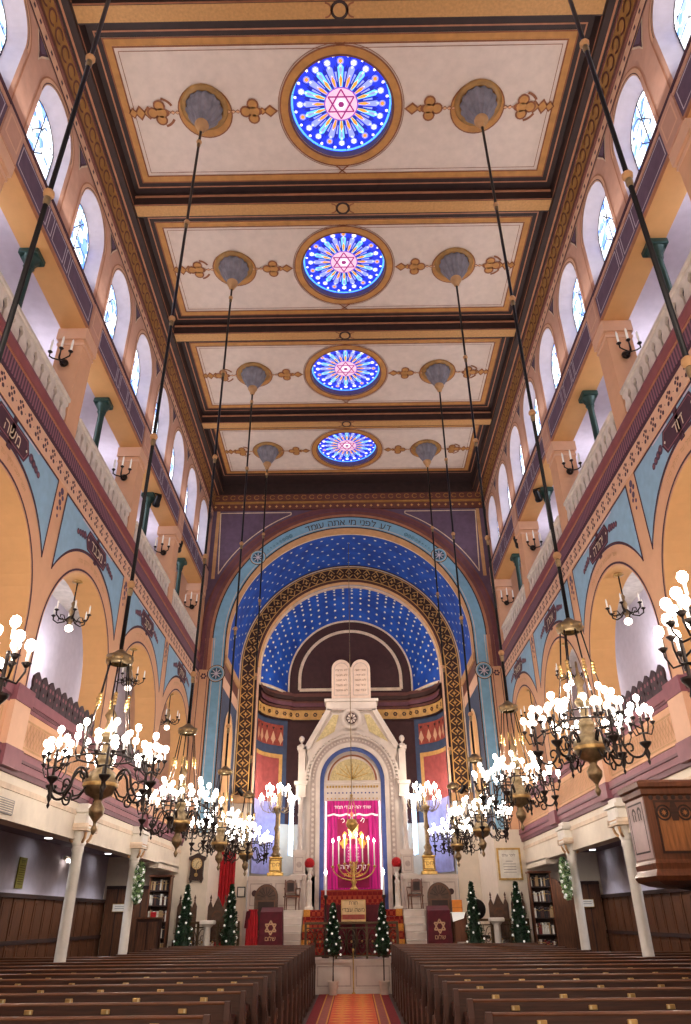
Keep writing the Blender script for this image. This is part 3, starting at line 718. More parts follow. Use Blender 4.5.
for q in range(7):     # stars
    t = (q+.6)/7.4; L0 = loop(t); L1 = loop(t+.02); n = 30 - q
    for i in range(n):
        fi = (i+(.5 if q % 2 else 0)+.3)/n*(K2+2); j = min(int(fi), K2+1); g = fi-j
        if j+1 >= len(L0): continue
        p = Vector(L0[j]).lerp(Vector(L0[j+1]), g); U = (Vector(L0[j+1])-Vector(L0[j])).normalized(); Wd = (Vector(L1[j])-Vector(L0[j])).normalized()
        N = U.cross(Wd).normalized(); ctr = Vector((0, p.y-1, 9.6)); N = N if N.dot(ctr-p) > 0 else -N
        p = p + N*.035; vs = [tuple(p+U*x+Wd*y) for x, y in star(.058, 6, .5)]
        m.add(vs, [tuple(range(12))], 'star_gold')
# tympanum wall
yb = Ls[8][0][1]; Pt = lambda u, v, n=0: (u, yb+.03-n, v)
pts = [(p[0], p[2]) for p in Ls[8]]
m.poly(Pt, pts, 'brown_wall', 0)
rin = 1.98
p2 = [(-rin, 9.42)] + [(rin*cos(a), 9.86+rin*.98*sin(a)) for a in an] + [(rin, 9.42), (-rin, 9.42)]
m.line(Pt, p2, .12, 'cream_line', .03); m.line(Pt, [(u*1.06, v+.03) for u, v in p2[:-1]], .05, 'orna_dark', .02)
struct(m.build('wall_apse'))
# ------------------------------------------------------------------ floor runner
m = MB()
PF = lambda u, v, n=0: (u, v, .012+n)
m.box(-.88, .88, .5, 21.9, .001, .012, 'carpet_red')
m.rect(PF, -.46, .46, .5, 21.9, 'carpet_pat', .001)
for x in (.48, .66):
    for s in (-1, 1): m.rect(PF, s*x, s*(x+.03), .5, 21.9, 'carpet_yellow', .001)
for s in (-1, 1): m.rect(PF, s*.51, s*.66, .5, 21.9, 'red_ochre', .0005)
tag(m.build('carpet_runner'), 'long red and orange patterned carpet runner down the centre aisle', 'carpet')

# ------------------------------------------------------------------ bimah platform, steps
def ledge(m, x0, x1, y0, y1, z0, z1): m.box(x0, x1, y0, y1, z0, z1, 'marble')
m = MB(); m.box(-4.9, 4.9, 22.02, 28, .0, .75, 'marble'); m.box(-4.9, 4.9, 21.98, 22.1, .68, .76, 'marble'); m.box(-4.9, 4.9, 21.97, 22.1, 0, .1, 'marble')
PB = lambda u, v, n=0: (u, 22.02-n, v)
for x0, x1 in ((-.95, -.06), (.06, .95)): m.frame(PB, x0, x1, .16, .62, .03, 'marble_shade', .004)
struct(m.build('trim_22'))
m = MB(); m.box(-3.36, 3.36, 24.9, 27.9, .76, 1.92, 'marble'); m.box(-3.36, 3.36, 24.87, 24.95, 1.86, 1.925, 'marble'); struct(m.build('trim_23'))
for s, nm in ((-1, 'left'), (1, 'right')):
    m = MB()
    for i in range(6):
        m.box(s*1.52, s*2.14, 23.42+i*.25, 24.87, .77+i*.193, .77+(i+1)*.193-.03, 'marble'); m.box(s*1.52, s*2.14, 23.39+i*.25, 24.87, .77+(i+1)*.193-.03, .77+(i+1)*.193-.006, 'white_paint')
    m.box(s*2.14, s*2.22, 23.4, 24.87, .77, 1.0, 'marble')
    tag(m.build('marble_steps'), 'white marble steps up to the ark platform, %s side' % nm, 'steps')
m = MB()
for i in range(6): m.box(-1.5, 1.5, 23.7+i*.2, 24.87, .77+i*.193, .77+(i+1)*.193-.006, 'stair_carpet')
for s in (-1, 1):
    for i in range(6): m.box(s*1.3, s*1.5, 23.69+i*.2, 24.87, .78+i*.193, .775+(i+1)*.193-.003, 'carpet_yellow' if i % 2 else 'stair_carpet')
tag(m.build('carpeted_steps'), 'wide central steps covered in red and gold carpet in front of the ark', 'steps')
m = MB()
for i in range(3): m.box(-1.0, 1.0, 25.05+i*.12, 25.75, 1.93+i*.18, 1.93+(i+1)*.18-.005, 'stair_carpet')
tag(m.build('ark_steps'), 'small red and gold carpeted steps at the foot of the ark curtain', 'steps')
for s, nm in ((-1, 'left'), (1, 'right')):
    m = MB(); m.bbox(s*1.66, s*3.34, 25.38, 25.68, 1.93, 2.84, 'marble', .02); m.box(s*1.6, s*3.34, 25.34, 25.68, 2.76, 2.88, 'marble')
    Pq = lambda u, v, n=0: (u, 25.38-n, v)
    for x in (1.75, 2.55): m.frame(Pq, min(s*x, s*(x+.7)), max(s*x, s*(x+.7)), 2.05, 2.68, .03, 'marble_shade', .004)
    for x in (2.8, 3.1): m.disc(Pq, s*x, 2.4, .09, 'brown_wall', .01, 12)
    tag(m.build('marble_plinth'), 'broad white marble plinth wall under the %s torchere' % nm, 'plinth')

# ------------------------------------------------------------------ pews
def pew(s, L=5.75):
    """local origin: aisle end of the back panel, seat towards +Y, length along s*X"""
    t = thing('pew', '', 'pew', (0, 0, 0)); x = lambda v: s*v
    m = MB(); m.bbox(x(0), x(L), 0, .035, .12, 1.105, 'wood', .004)
    for q in range(int(L/.625)):
        a = .12+q*.625; Pq = lambda u, v, n=0: (u, -n, v)
        m.box(x(a), x(a+.03), -.012, 0, .16, .86, 'wood_dark')
    m.box(x(0), x(L), -.014, 0, .56, .62, 'wood_dark'); m.build('backrest', t)
    m = MB(); m.rings([[(x(v), .018+.024*cos(a)*1.0, 1.11+.014*sin(a)) for a in [i*PI/4 for i in range(8)]] for v in (0, L)], 'wood_edge', True, True, True, True); m.build('top_rail', t)
    m = MB(); m.add([(x(v), y, z) for v in (.03, L) for y, z in ((-.005, .95), (-.2, .88), (-.2, .84), (-.005, .84))], [(0, 1, 5, 4), (1, 2, 6, 5), (2, 3, 7, 6), (3, 2, 1, 0), (4, 5, 6, 7)], 'wood'); m.box(x(.03), x(L), -.21, -.195, .84, .892, 'wood_edge')
    m.build('book_ledge', t)
    m = MB(); m.bbox(x(.03), x(L), .03, .42, .42, .46, 'wood_red', .01); m.box(x(.05), x(L), .05, .08, .1, .42, 'wood_dark')
    m.build('seat', t)
    prof = [(-.02, 0), (.44, 0), (.44, .1), (.36, .2), (.38, .4), (.44, .5), (.46, .62), (.40, .7), (.28, .72), (.14, .8), (.07, .95), (.07, 1.07), (.04, 1.125), (-.01, 1.125), (-.03, 1.0), (-.03, .5)]
    for v in (-.045, L):
        m = MB(); Pq = lambda a, b, n=0: (x(v+n), a, b); m.prism(Pq, prof, 0, .045, 'end_wood')
        if v < 0:
            m.prism(Pq, [(.02, .12), (.34, .12), (.28, .22), (.3, .42), (.34, .55), (.1, .68), (.02, .8)], -.008, 0, 'wood'); m.tube([(x(v+.02), .40, .70), (x(v+.02), .42, .64), (x(v+.02), .46, .60)], .03, 'wood_edge')
        m.build('end_panel', t)
    for q in range(int(L/.62)):
        m = MB(); m.bbox(x(.3+q*.62), x(.3+q*.62+.07), -.016, -.001, 1.045, 1.08, 'brass', .004); m.box(x(.31+q*.62), x(.3+q*.62+.025), -.018, -.015, 1.05, 1.075, 'dial'); m.build('number_plate', t)
    return t
for s, nm in ((-1, 'left'), (1, 'right')):
    t0 = pew(s)
    for k in range(17):
        lab = 'dark wooden pew in the %s block, %s row from the camera' % (nm, ORD[k]) if k < 16 else 'dark wooden pew in the %s block, farthest row, next to the bimah' % nm
        if k == 11: t0 = pew(s, 3.6); o = t0
        else: o = t0 if k == 0 else dup(t0, (0, 0, 0))
        o.location = (s*1.0, 6.0+.93*k, 0); o['label'] = lab; o['group'] = 'wooden pews in the %s block' % nm

# ------------------------------------------------------------------ iron columns under the gallery
def column():
    t = thing('column', '', 'column')
    m = MB(); m.lathe((0, 0, 0), [(.13, .12), (.13, .2), (.1, .26), (.092, 2.75), (.11, 2.8), (.1, 2.86)], 'white_paint', 16); m.build('shaft', t)
    m = MB(); m.bbox(-.15, .15, -.14, .14, .003, .12, 'white_paint', .02); m.build('base', t)
    m = MB(); m.lathe((0, 0, 0), [(.1, 2.86), (.13, 2.92), (.11, 2.96), (.18, 3.06), (.18, 3.1)], 'white_paint', 16)
    for a in range(4): m.tube([(.13*cos(a*PI/2+PI/4), .13*sin(a*PI/2+PI/4), 2.92), (.2*cos(a*PI/2+PI/4), .2*sin(a*PI/2+PI/4), 3.0), (.22*cos(a*PI/2+PI/4), .22*sin(a*PI/2+PI/4), 3.08)], .025, 'tan', 5)
    m.build('capital', t)
    m = MB(); m.bbox(-.19, .19, -.27, .27, 3.12, 3.4, 'white_paint', .03); m.box(-.22, .22, -.32, .32, 3.4, 3.46, 'white_paint'); m.bbox(-.15, .15, -.22, .22, 3.46, 3.555, 'white_paint', .01); m.box(-.21, .21, -.3, .3, 3.1, 3.13, 'cream_line')
    m.box(-.195, .195, -.2, .2, 3.18, 3.2, 'tan')
    for d in (-1, 1): m.lathe((0, d*.26, 3.17), [(.055, -.205), (.055, .205)], 'cream_line', 10, True, ax='X', cap=True)
    m.build('bracket', t); return t
c0 = column()
for s, nm in ((-1, 'left'), (1, 'right')):
    for k, y in enumerate((10.3, 14.02, 17.74)):
        if k == 0 : continue
        o = c0 if (s < 0 and k == 1) else dup(c0, (0, 0, 0)); o.location = (s*(4.95 if s > 0 else 4.9), y, 0)
        o['label'] = 'slim white gallery column on the %s, %s' % (nm, {1: 'the nearer one' if s < 0 else 'the nearer one beside the pulpit', 2: 'the farther one with a hanging wreath'}[k]); o['group'] = 'white columns under the galleries'
# wreaths
def wreath():
    t = thing('wreath', '', 'wreath'); m = MB(); rnd = random.Random(3)
    for i in range(520):
        a = rnd.random()*2*PI; b = rnd.random()*2*PI; R = .26; r = .08
        c = Vector(((r*cos(b))*.9, (R+r*sin(b))*cos(a)*.5, (R+r*sin(b))*sin(a)*1.2))
        d = Vector((rnd.uniform(-1, 1), rnd.uniform(-1, 1), rnd.uniform(-1, 1))).normalized()*.05; e = d.cross(Vector((rnd.random(), rnd.random(), 1))).normalized()*.02
        m.add([tuple(c-d), tuple(c+e), tuple(c+d), tuple(c-e)], [(0, 1, 2, 3)], 'leaf_pale' if i % 3 else 'leaf')
    m.build('foliage', t)
    for i in range(18):
        a = 2*PI*i/18; m = MB(); m.ball(((-.07, .06)[i % 2], .24*cos(a)*.5, .26*sin(a)*1.2-.06*(i % 2)), .036, 'petal_white', 6, 4); m.build('flower', t)
    return t
w0 = wreath(); w0.location = (-4.70, 17.60, 2.42); w0['label'] = 'oval green and white flower wreath on the left white column'; w0['group'] = 'wreaths on the columns'
o = dup(w0, (4.70, 17.60, 2.42), PI, 'oval green and white flower wreath on the right white column')

# ------------------------------------------------------------------ chandeliers
def smooth(p):
    o = []; n = len(p)
    for i in range(n-1):
        a, b, c_, d = (Vector(p[max(i-1, 0)]), Vector(p[i]), Vector(p[i+1]), Vector(p[min(i+2, n-1)]))
        for t in (0, .33, .67): o.append(tuple(.5*((2*b)+(c_-a)*t+(2*a-5*b+4*c_-d)*t*t+(3*b-a-3*c_+d)*t**3)))
    return o+[tuple(p[-1])]
def chandelier():
    t = thing('chandelier', '', 'chandelier')
    m = MB(); m.lathe((0, 0, 0), [(.004, 0), (.02, .02), (.035, .06), (.015, .1), (.02, .13), (.075, .2), (.085, .26), (.04, .33), (.05, .36), (.14, .40), (.18, .48), (.185, .55), (.13, .64), (.07, .68), (.09, .74), (.1, .78), (.05, .84), (.045, .95), (.09, 1.0), (.1, 1.03), (.05, 1.08), (.035, 1.2), (.07, 1.26), (.02, 1.34), (.012, 1.5)], 'old_brass', 20, True, 1, .03)
    m.lathe((0, 0, .5), [(.188, -.02), (.192, 0), (.188, .02)], 'brass', 20); m.build('body', t)
    m = MB(); m.lathe((0, 0, 0), [(.1, 1.86), (.155, 1.88), (.16, 1.96), (.12, 1.97), (.05, 2.03), (.02, 2.05)], 'old_brass', 18)
    for i in range(9): a = 2*PI*i/9; m.ball((.15*cos(a), .15*sin(a), 1.92), .02, 'brass', 6, 4)
    m.build('crown', t)
    for i in range(6):
        a = 2*PI*i/6+.3; m = MB(); p = [(.12*cos(a), .12*sin(a), 1.88), (.17*cos(a), .17*sin(a), 1.5), (.26*cos(a), .26*sin(a), 1.02), (.3*cos(a), .3*sin(a), .78)]
        m.tube(p, .009, 'iron', 5)
        for q in range(4): m.ball((.19*cos(a), .19*sin(a), 1.36+q*.035), .024, 'brass', 6, 4)
        m.build('hanging_rod', t)
    m = MB(); 
    for R, z, r in ((.3, .78, .012), (.22, .9, .01)): m.tube([(R*cos(2*PI*i/24), R*sin(2*PI*i/24), z) for i in range(25)], r, 'iron', 5, False)
    m.build('ring', t)
    bulbs = []
    ma = MB()   # one scroll arm pointing along +X
    sc = smooth([(.15, 0, .5), (.2, 0, .62), (.27, 0, .66), (.33, 0, .6), (.36, 0, .48), (.43, 0, .38), (.52, 0, .38), (.58, 0, .46), (.58, 0, .56), (.58, 0, .7), (.58, 0, .8)])
    ma.tube(sc, .014, 'iron', 6)
    ma.tube(smooth([(.36, 0, .48), (.40, 0, .52), (.44, 0, .5), (.44, 0, .45), (.41, 0, .44)]), .011, 'iron', 5); ma.tube([(.27, 0, .66), (.25, 0, .6), (.22, 0, .58), (.21, 0, .54)], .011, 'iron', 5)
    ma.tube(smooth([(.43, 0, .38), (.40, 0, .32), (.35, 0, .32), (.34, 0, .37), (.37, 0, .39)]), .011, 'iron', 5); ma.tube([(.18, 0, .46), (.24, 0, .38), (.31, 0, .36), (.33, 0, .42)], .011, 'iron', 5)
    ma.lathe((.58, 0, 0), [(.003, .28), (.018, .31), (.008, .34), (.032, .4), (.018, .45), (.06, .5), (.065, .52), (.02, .53)], 'iron', 10)
    ma.tube([(.58, 0, .66), (.46, 0, .74), (.3, 0, .78)], .009, 'iron', 5)
    spots = [(.58, 0, .98)] + [(.58+.12*cos(b), .15*sin(b), .84+.03*(i % 2)) for i, b in enumerate([2*PI*q/5+.3 for q in range(5)])]
    for x, y, z in spots[1:]: ma.tube([(.58, 0, .62), (.58+(x-.58)*.7, y*.7, .6), (x, y, .68), (x, y, z-.1)], .008, 'iron', 5); ma.lathe((x, y, 0), [(.01, z-.13), (.035, z-.1), (.012, z-.09)], 'iron', 8)
    spots += [(.33, .06, 1.1), (.30, -.12, .98)]
    for x, y, z in spots[-2:]: ma.tube([(.28, y, .8), (x, y, .84), (x, y, z-.1)], .008, 'iron', 5)
    mb_ = MB(); mb_.lathe((0, 0, 0), [(.011, -.1), (.012, -.02)], 'candle', 6); mb_.lathe((0, 0, 0), [(.012, -.02), (.03, .0), (.036, .025), (.028, .052), (.004, .066)], 'bulb', 8)
    bm = None; am = None
    for i in range(6):
        a = 2*PI*i/6+.25
        if am is None: arm = ma.build('arm', t); am = arm.data
        else: arm = bpy.data.objects.new('arm', am); C.objects.link(arm); arm.parent = t
        arm.rotation_euler.z = a
        for p in spots:
            if bm is None: b = mb_.build('bulb', arm); bm = b.data
            else: b = bpy.data.objects.new('bulb', bm); C.objects.link(b); b.parent = arm
            b.location = p
    return t
ch0 = chandelier()
BZ = {(-1, 0): 2.42, (-1, 1): 2.49, (-1, 2): 2.54, (-1, 3): 2.56, (-1, 4): 2.64, (1, 0): 2.55, (1, 1): 2.82, (1, 2): 2.86, (1, 3): 2.76, (1, 4): 2.8}
def cup_and_rod(t, zb):
    top = 15.75-zb
    m = MB(); m.lathe((0, 0, top), [(.46, -.004), (.47, -.03), (.42, -.06), (.37, -.07)], 'gilt_paint', 28)
    m.lathe((0, 0, top), [(.37, -.06), (.37, -.12), (.33, -.22), (.26, -.36), (.18, -.5), (.12, -.6)], 'cup_blue', 28, False, 1, .09)
    m.lathe((0, 0, top), [(.13, -.58), (.14, -.62), (.09, -.72), (.06, -.74), (.07, -.79), (.03, -.84)], 'tan', 16); m.build('ceiling_cup', t)
    m = MB(); m.tube([(0, 0, 2.03), (0, 0, top-.82)], .024, 'black_metal', 8); 
    z = 2.9
    while z < top-1: m.ball((0, 0, z), .055, 'tan', 8, 6); m.lathe((0, 0, z), [(.024, -.16), (.035, -.12), (.035, -.06)], 'old_brass', 8); z += 2.3
    m.build('rod', t)
for s, nm in ((-1, 'left'), (1, 'right')):
    for k in range(5):
        y = 4.27+LB*k; z = BZ[(s, k)]
        o = ch0 if (s < 0 and k == 0) else dup(ch0, (0, 0, 0), .4*k*s)
        o.location = (s*2.72, y, z); o['group'] = 'large brass chandeliers in the nave'
        o['label'] = 'large lit brass chandelier, %s side, %s' % (nm, ['nearest, cut by the picture edge', 'second, the largest seen whole', 'third, in the middle of its row', 'fourth from the camera', 'farthest, next to the ark'][k])
for o in [q for q in C.objects if q.name.startswith('chandelier')]: cup_and_rod(o, o.location.z)

# small chandeliers hanging in the arcade
def small_ch():
    t = thing('small_chandelier', '', 'chandelier')
    m = MB(); m.lathe((0, 0, 0), [(.08, 1.02), (.085, 1.0), (.02, .98)], 'brass', 12); m.tube([(0, 0, 1), (0, 0, .5)], .012, 'iron', 6)
    m.lathe((0, 0, 0), [(.01, .62), (.035, .56), (.02, .5), (.05, .4), (.02, .3), (.045, .22), (.02, .14)], 'old_brass', 12); m.build('stem', t)
    m = MB(); m.ball((0, 0, .07), .065, 'bulb_soft', 10, 8); m.build('glass_globe', t)
    for i in range(6):
        a = 2*PI*i/6; m = MB(); m.tube([(.02, 0, .3), (.1, 0, .2), (.2, 0, .18), (.28, 0, .24), (.29, 0, .32)], .012, 'iron', 6); m.tube([(.1, 0, .2), (.14, 0, .28), (.2, 0, .27), (.2, 0, .22)], .009, 'iron', 5)
        m.lathe((.29, 0, 0), [(.01, .3), (.04, .33), (.012, .35)], 'iron', 8); m.lathe((.29, 0, 0), [(.014, .34), (.014, .48), (.004, .52)], 'candle', 6, cap=True)
        o = m.build('arm', t); o.rotation_euler.z = a
    return t
sc0 = small_ch()
for s, nm in ((-1, 'left'), (1, 'right')):
    for j, k in enumerate((4, 5, 6)):
        o = sc0 if (s < 0 and j == 0) else dup(sc0, (0, 0, 0), j*.3)
        o.scale = (1.15, 1.15, 1.0); o.location = (s*5.2, ARCH[k], 6.36); o['group'] = 'small chandeliers in the gallery arches'
        o['label'] = 'small dark candle chandelier hanging in the %s %s gallery arch' % (['nearest whole', 'middle', 'farthest'][j], nm)

# carved cresting in the arches
def cresting():
    t = thing('cresting_rail', '', 'railing'); m = MB(); m.box(-.03, .03, -1.5, 1.5, 0, .05, 'wood_dark'); m.build('rail', t)
    for q in range(10):
        m = MB(); c = -1.35+q*.3; Pq = lambda u, v, n=0: (n, c+u, v)
        m.prism(Pq, [(-.14, .05), (.14, .05), (.148, .15), (.12, .2), (.148, .28), (.13, .37), (.06, .42), (0, .46), (-.06, .42), (-.13, .37), (-.148, .28), (-.12, .2), (-.148, .15)], -.02, .02, 'crest')
        for d in (-1, 1): m.disc(Pq, d*.06, .3, .035, 'mauve', .022, 8); m.disc(Pq, d*.06, .3, .035, 'mauve', -.022, 8); m.disc(Pq, 0, .16, .03, 'mauve', .022, 8); m.disc(Pq, 0, .16, .03, 'mauve', -.022, 8)
        m.build('carved_panel', t)
    return t
cr = cresting(); cr.location = (-4.98, ARCH[4], 4.722); cr['label'] = 'dark carved cresting along the parapet under the nearest whole left arch'; cr['group'] = 'carved crestings on the gallery parapets'
dup(cr, (4.98, ARCH[4], 4.722), None, 'dark carved cresting along the parapet under the nearest whole right arch')
dup(cr, (-4.98, ARCH[5], 4.722), None, 'dark carved cresting along the parapet under the middle left arch')

# ------------------------------------------------------------------ upper gallery: balustrades, green columns, sconces, spotlights
def balustrade(s):
    t = thing('balustrade', '', 'railing')
    L = 3.44; m = MB(); m.box(-.05, .05, 0, L, 0, .1, 'white_gallery'); m.build('bottom_rail', t); m = MB(); m.bbox(-.06, .06, 0, L, .55, .64, 'white_gallery', .015); m.build('top_rail', t); m = MB(); m.box(s*.028, s*.045, .02, L-.02, .1, .55, 'crest'); m.build('dark_backing', t)  # dark sheet added behind so the pierced openings read dark
    n = 12
    for q in range(n):
        c = (q+.5)*L/n; m = MB(); Pq = lambda u, v, n=0: (n, c+u, v)
        m.prism(Pq, [(-.07, .1), (.07, .1), (.08, .14), (.12, .17), (.115, .3), (.085, .34), (.075, .39), (.09, .43), (.14, .47), (.14, .55), (-.14, .55), (-.14, .47), (-.09, .43), (-.075, .39), (-.085, .34), (-.115, .3), (-.12, .17), (-.08, .14)], -.025, .025, 'white_gallery'); m.build('baluster', t)
    return t
def gcol():
    t = thing('green_column', '', 'column'); m = MB(); m.lathe((0, 0, 0), [(.1, .01), (.1, .1), (.075, .14), (.065, 2.2), (.08, 2.24)], 'green_metal', 14, cap=True); m.build('shaft', t)
    m = MB(); m.lathe((0, 0, 0), [(.075, 2.22), (.1, 2.28), (.09, 2.32), (.16, 2.46)], 'green_metal', 14, True, 1, .12); m.bbox(-.17, .17, -.17, .17, 2.46, 2.585, 'green_metal', .02); m.build('capital', t); return t
def sconce():
    t = thing('wall_sconce', '', 'wall light'); m = MB(); m.lathe((0, 0, 0), [(.06, .0), (.06, .03), (.02, .05)], 'iron', 12, ax='X', cap=True); m.tube([(.02, 0, 0), (.1, 0, -.08), (.18, 0, -.04), (.18, 0, .02)], .014, 'iron', 6); m.build('bracket', t)
    for d, z in ((-.14, .0), (0, .06), (.14, .0)):
        m = MB(); m.tube([(.14, 0, -.06), (.18, d*.6, -.06), (.18, d, -.02), (.18, d, z+.05)], .011, 'iron', 5); m.lathe((.18, d, z), [(.01, .03), (.035, .06), (.012, .08)], 'iron', 8); m.lathe((.18, d, z), [(.015, .07), (.015, .24), (.004, .28)], 'candle', 6, cap=True); m.build('candle_arm', t)
    return t
def spotl():
    t = thing('spotlight', '', 'spotlight'); m = MB(); m.tube([(0, 0, .14), (0, 0, .0)], .015, 'black_metal', 6); m.box(-.09, .09, -.02, .02, .13, .15, 'black_metal'); m.build('bracket', t)
    m = MB(); m.lathe((0, 0, -.06), [(.06, -.16), (.075, -.14), (.08, .08), (.1, .12), (.1, .18), (.07, .17)], 'black_metal', 12, True, ax='Y', cap=True); o = m.build('lamp_housing', t); o.rotation_euler = (-.5, 0, 0); return t
g0 = gcol(); s0 = sconce(); p0 = spotl(); first = set()
for s, nm in ((-1, 'left'), (1, 'right')):
    b0 = balustrade(s)
    for k in range(5):
        y = 6.38+LB*k; o = b0 if k == 0 else dup(b0, (0, 0, 0)); o.location = (s*5.0, y+.265, 9.242); o['group'] = 'pierced balustrades of the upper gallery'
        o['label'] = 'pale pierced balustrade of the %s upper gallery, %s bay' % (nm, ORD[k] if k < 4 else 'nearest the ark') if k < 4 else 'short pale balustrade of the %s upper gallery beside the arch wall' % nm
        if k == 4: bpy.data.objects.remove
    # the last bay runs into the arch wall: leave it out
for o in [q for q in C.objects if q.name.startswith('balustrade') and q.location.y > 22.3]:
    for c_ in list(o.children): bpy.data.objects.remove(c_)
    bpy.data.objects.remove(o)
for s, nm in ((-1, 'left'), (1, 'right')):
    for k in range(4):
        y = 8.3+LB*k; o = g0 if not first else dup(g0, (0, 0, 0)); first.add(1); o.location = (s*5.3, y, 9.005); o['group'] = 'green iron columns of the upper gallery'
        o['label'] = 'slim dark green column in the %s upper gallery, %s from the camera' % (nm, ORD[k])
k0 = 0
for s, nm in ((-1, 'left'), (1, 'right')):
    for k in range(4):
        y = 6.38+LB*(k+1)-.252; y = y if k < 3 else 22.33-.252; o = s0 if k0 == 0 else dup(s0, (0, 0, 0)); k0 += 1
        o.location = (s*5.24, y, 10.75); o.scale = (1.35, 1.35, 1.35); o.rotation_euler.z = -PI/2; o['group'] = 'candle sconces of the upper gallery'; o['label'] = 'dark three-candle sconce on the %s pier of the %s upper gallery' % (ORD[k], nm)
k0 = 0
for s, nm in ((-1, 'left'), (1, 'right')):
    for k, y in enumerate((16.2, 18.9)):
        o = p0 if k0 == 0 else dup(p0, (0, 0, 0)); k0 += 1; o.location = (s*5.05, y, 11.445); o.rotation_euler.z = -.5*s; o['group'] = 'black spotlights under the upper gallery lintel'; o['label'] = 'black theatre spotlight on the %s upper gallery, %s' % (nm, ('nearer one', 'farther one')[k])
    o = dup(p0, (s*3.75, 25.55, 5.5), .4*s, 'black spotlight clamped to the %s foot of the lattice arch' % nm, 'black spotlights on the lattice arch')
# ------------------------------------------------------------------ the ark
ark = thing('ark', 'tall white marble ark with gabled top, round arch and side columns', 'ark', (.03, 26.0, 1.925))
PK = lambda u, v, n=0: (u, -n, v)      # local front plane; z measured from 1.925
z = lambda v: v-1.925
m = MB(); K = 40; an2 = [PI-PI*i/K for i in range(K+1)]
zc = 5.85; ri = 1.12
op = [(ri*cos(a), z(zc)+ri*sin(a)) for a in an2]
def topz(x): x = abs(x); return z(6.95) if x > 1.62 else (z(8.3) if x < .85 else z(6.95)+(1.62-x)/.77*1.35)
m.strip(PK, op, [(u*1.7/ri, topz(u*1.7/ri)) for u, v in op], 'marble', 0)
for s in (-1, 1):
    m.rect(PK, s*1.12, s*1.6, 0, z(zc), 'marble', 0); m.box(s*1.12, s*1.14, 0, .25, 0, z(zc), 'marble')
    m.box(s*1.6, s*1.94, -.12, .6, z(5.3), z(5.8), 'marble'); m.box(s*1.56, s*2.0, -.18, .6, z(5.7), z(5.82), 'marble'); m.box(s*1.58, s*1.98, -.15, .6, z(5.3), z(5.36), 'marble')
    m.box(s*1.64, s*1.88, -.05, .6, z(5.82), z(6.9), 'marble'); m.box(s*1.6, s*1.93, -.1, .6, z(6.9), z(7.0), 'marble')
    m.box(s*1.12, s*1.6, .0, .6, 0, z(3.3), 'marble'); m.box(s*1.58, s*1.62, 0, .7, 0, z(6.9), 'marble')
m.box(-.92, .92, -.08, .6, z(8.3), z(8.6), 'marble'); m.box(-.98, .98, -.12, .6, z(8.56), z(8.66), 'marble'); m.box(-.88, .88, -.1, .6, z(8.24), z(8.3), 'marble_shade')
# gable coping
for s in (-1, 1):
    m.prism(PK, [(s*1.72, z(6.9)), (s*1.5, z(6.9)), (s*.72, z(8.27)), (s*.9, z(8.3))], -.3, .1, 'marble')
    m.poly(PK, [(s*1.3, z(7.12)), (s*.62, z(7.5)), (s*.46, z(8.1)), (s*.66, z(8.1))], 'ark_gold', .02)
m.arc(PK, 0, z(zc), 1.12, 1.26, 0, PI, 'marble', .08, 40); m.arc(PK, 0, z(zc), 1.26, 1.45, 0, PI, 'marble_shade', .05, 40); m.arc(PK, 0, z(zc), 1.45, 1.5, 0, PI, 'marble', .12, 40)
for i in range(38):
    a = PI*(i+.5)/38; m.box(1.55*cos(a)-.035, 1.55*cos(a)+.035, -.13, 0, z(zc)+1.55*sin(a)-.035, z(zc)+1.55*sin(a)+.035, 'marble')
    m.disc(PK, 1.355*cos(a), z(zc)+1.355*sin(a), .035, 'marble', .07, 6)
m.arc(PK, 0, z(zc), 1.6, 1.66, 0, PI, 'marble', .1, 40)
for s in (-1, 1):
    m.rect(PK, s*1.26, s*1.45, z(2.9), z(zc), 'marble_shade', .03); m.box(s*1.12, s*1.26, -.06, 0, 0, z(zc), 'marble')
    for q in range(18): m.disc(PK, s*1.355, z(3.0)+q*.16, .05, 'marble', .05, 6)
m.arc(PK, 0, z(7.94), .26, .36, 0, 2*PI, 'marble', .12, 28); m.disc(PK, 0, z(7.94), .38, 'marble', .08, 28); m.disc(PK, 0, z(7.94), .2, 'brown_wall', .13, 20)
for q in range(8): m.poly(PK, [(.18*cos(q*PI/4+d)*r, z(7.94)+.18*sin(q*PI/4+d)*r) for d, r in ((0, .2), (.3, .8), (0, 1), (-.3, .8))], 'marble', .14)
m.prism(PK, [(-1.7, 0), (1.7, 0), (1.7, z(6.9)), (1.55, z(6.95)), (.8, z(8.25)), (-.8, z(8.25)), (-1.55, z(6.95)), (-1.7, z(6.9))], -.6, -.12, 'marble') 
m.build('stone_frame', ark)
m = MB()      # recess
m.arc(PK, 0, z(zc), .98, 1.12, 0, PI, 'ark_blue', -.03, 32)
for s in (-1, 1): m.rect(PK, s*.98, s*1.12, 0, z(zc), 'ark_blue', -.03)
m.build('blue_border', ark)
m = MB(); m.poly(PK, [(.98*cos(a), z(5.72)+.98*sin(a)) for a in an2], 'marble', -.04); m.poly(PK, [(.78*cos(a), z(5.85)+.72*sin(a)) for a in an2], 'ark_gold', -.03); m.arc(PK, 0, z(5.85), .8, .86, 0, PI, 'gold_line', -.02, 24)
m.rect(PK, -.98, .98, z(5.15), z(5.8), 'marble', -.035); m.box(-.98, .98, -.02, .04, z(5.74), z(5.8), 'marble')
for q in range(18): m.disc(PK, -.86+q*.101, z(5.64), .04, 'gilt', -.02, 8)
for q in range(14): m.disc(PK, -.85+q*.13, z(5.44), .028, 'lapis', -.02, 6); m.disc(PK, -.85+q*.13, z(5.26), .028, 'gilt', -.02, 6)
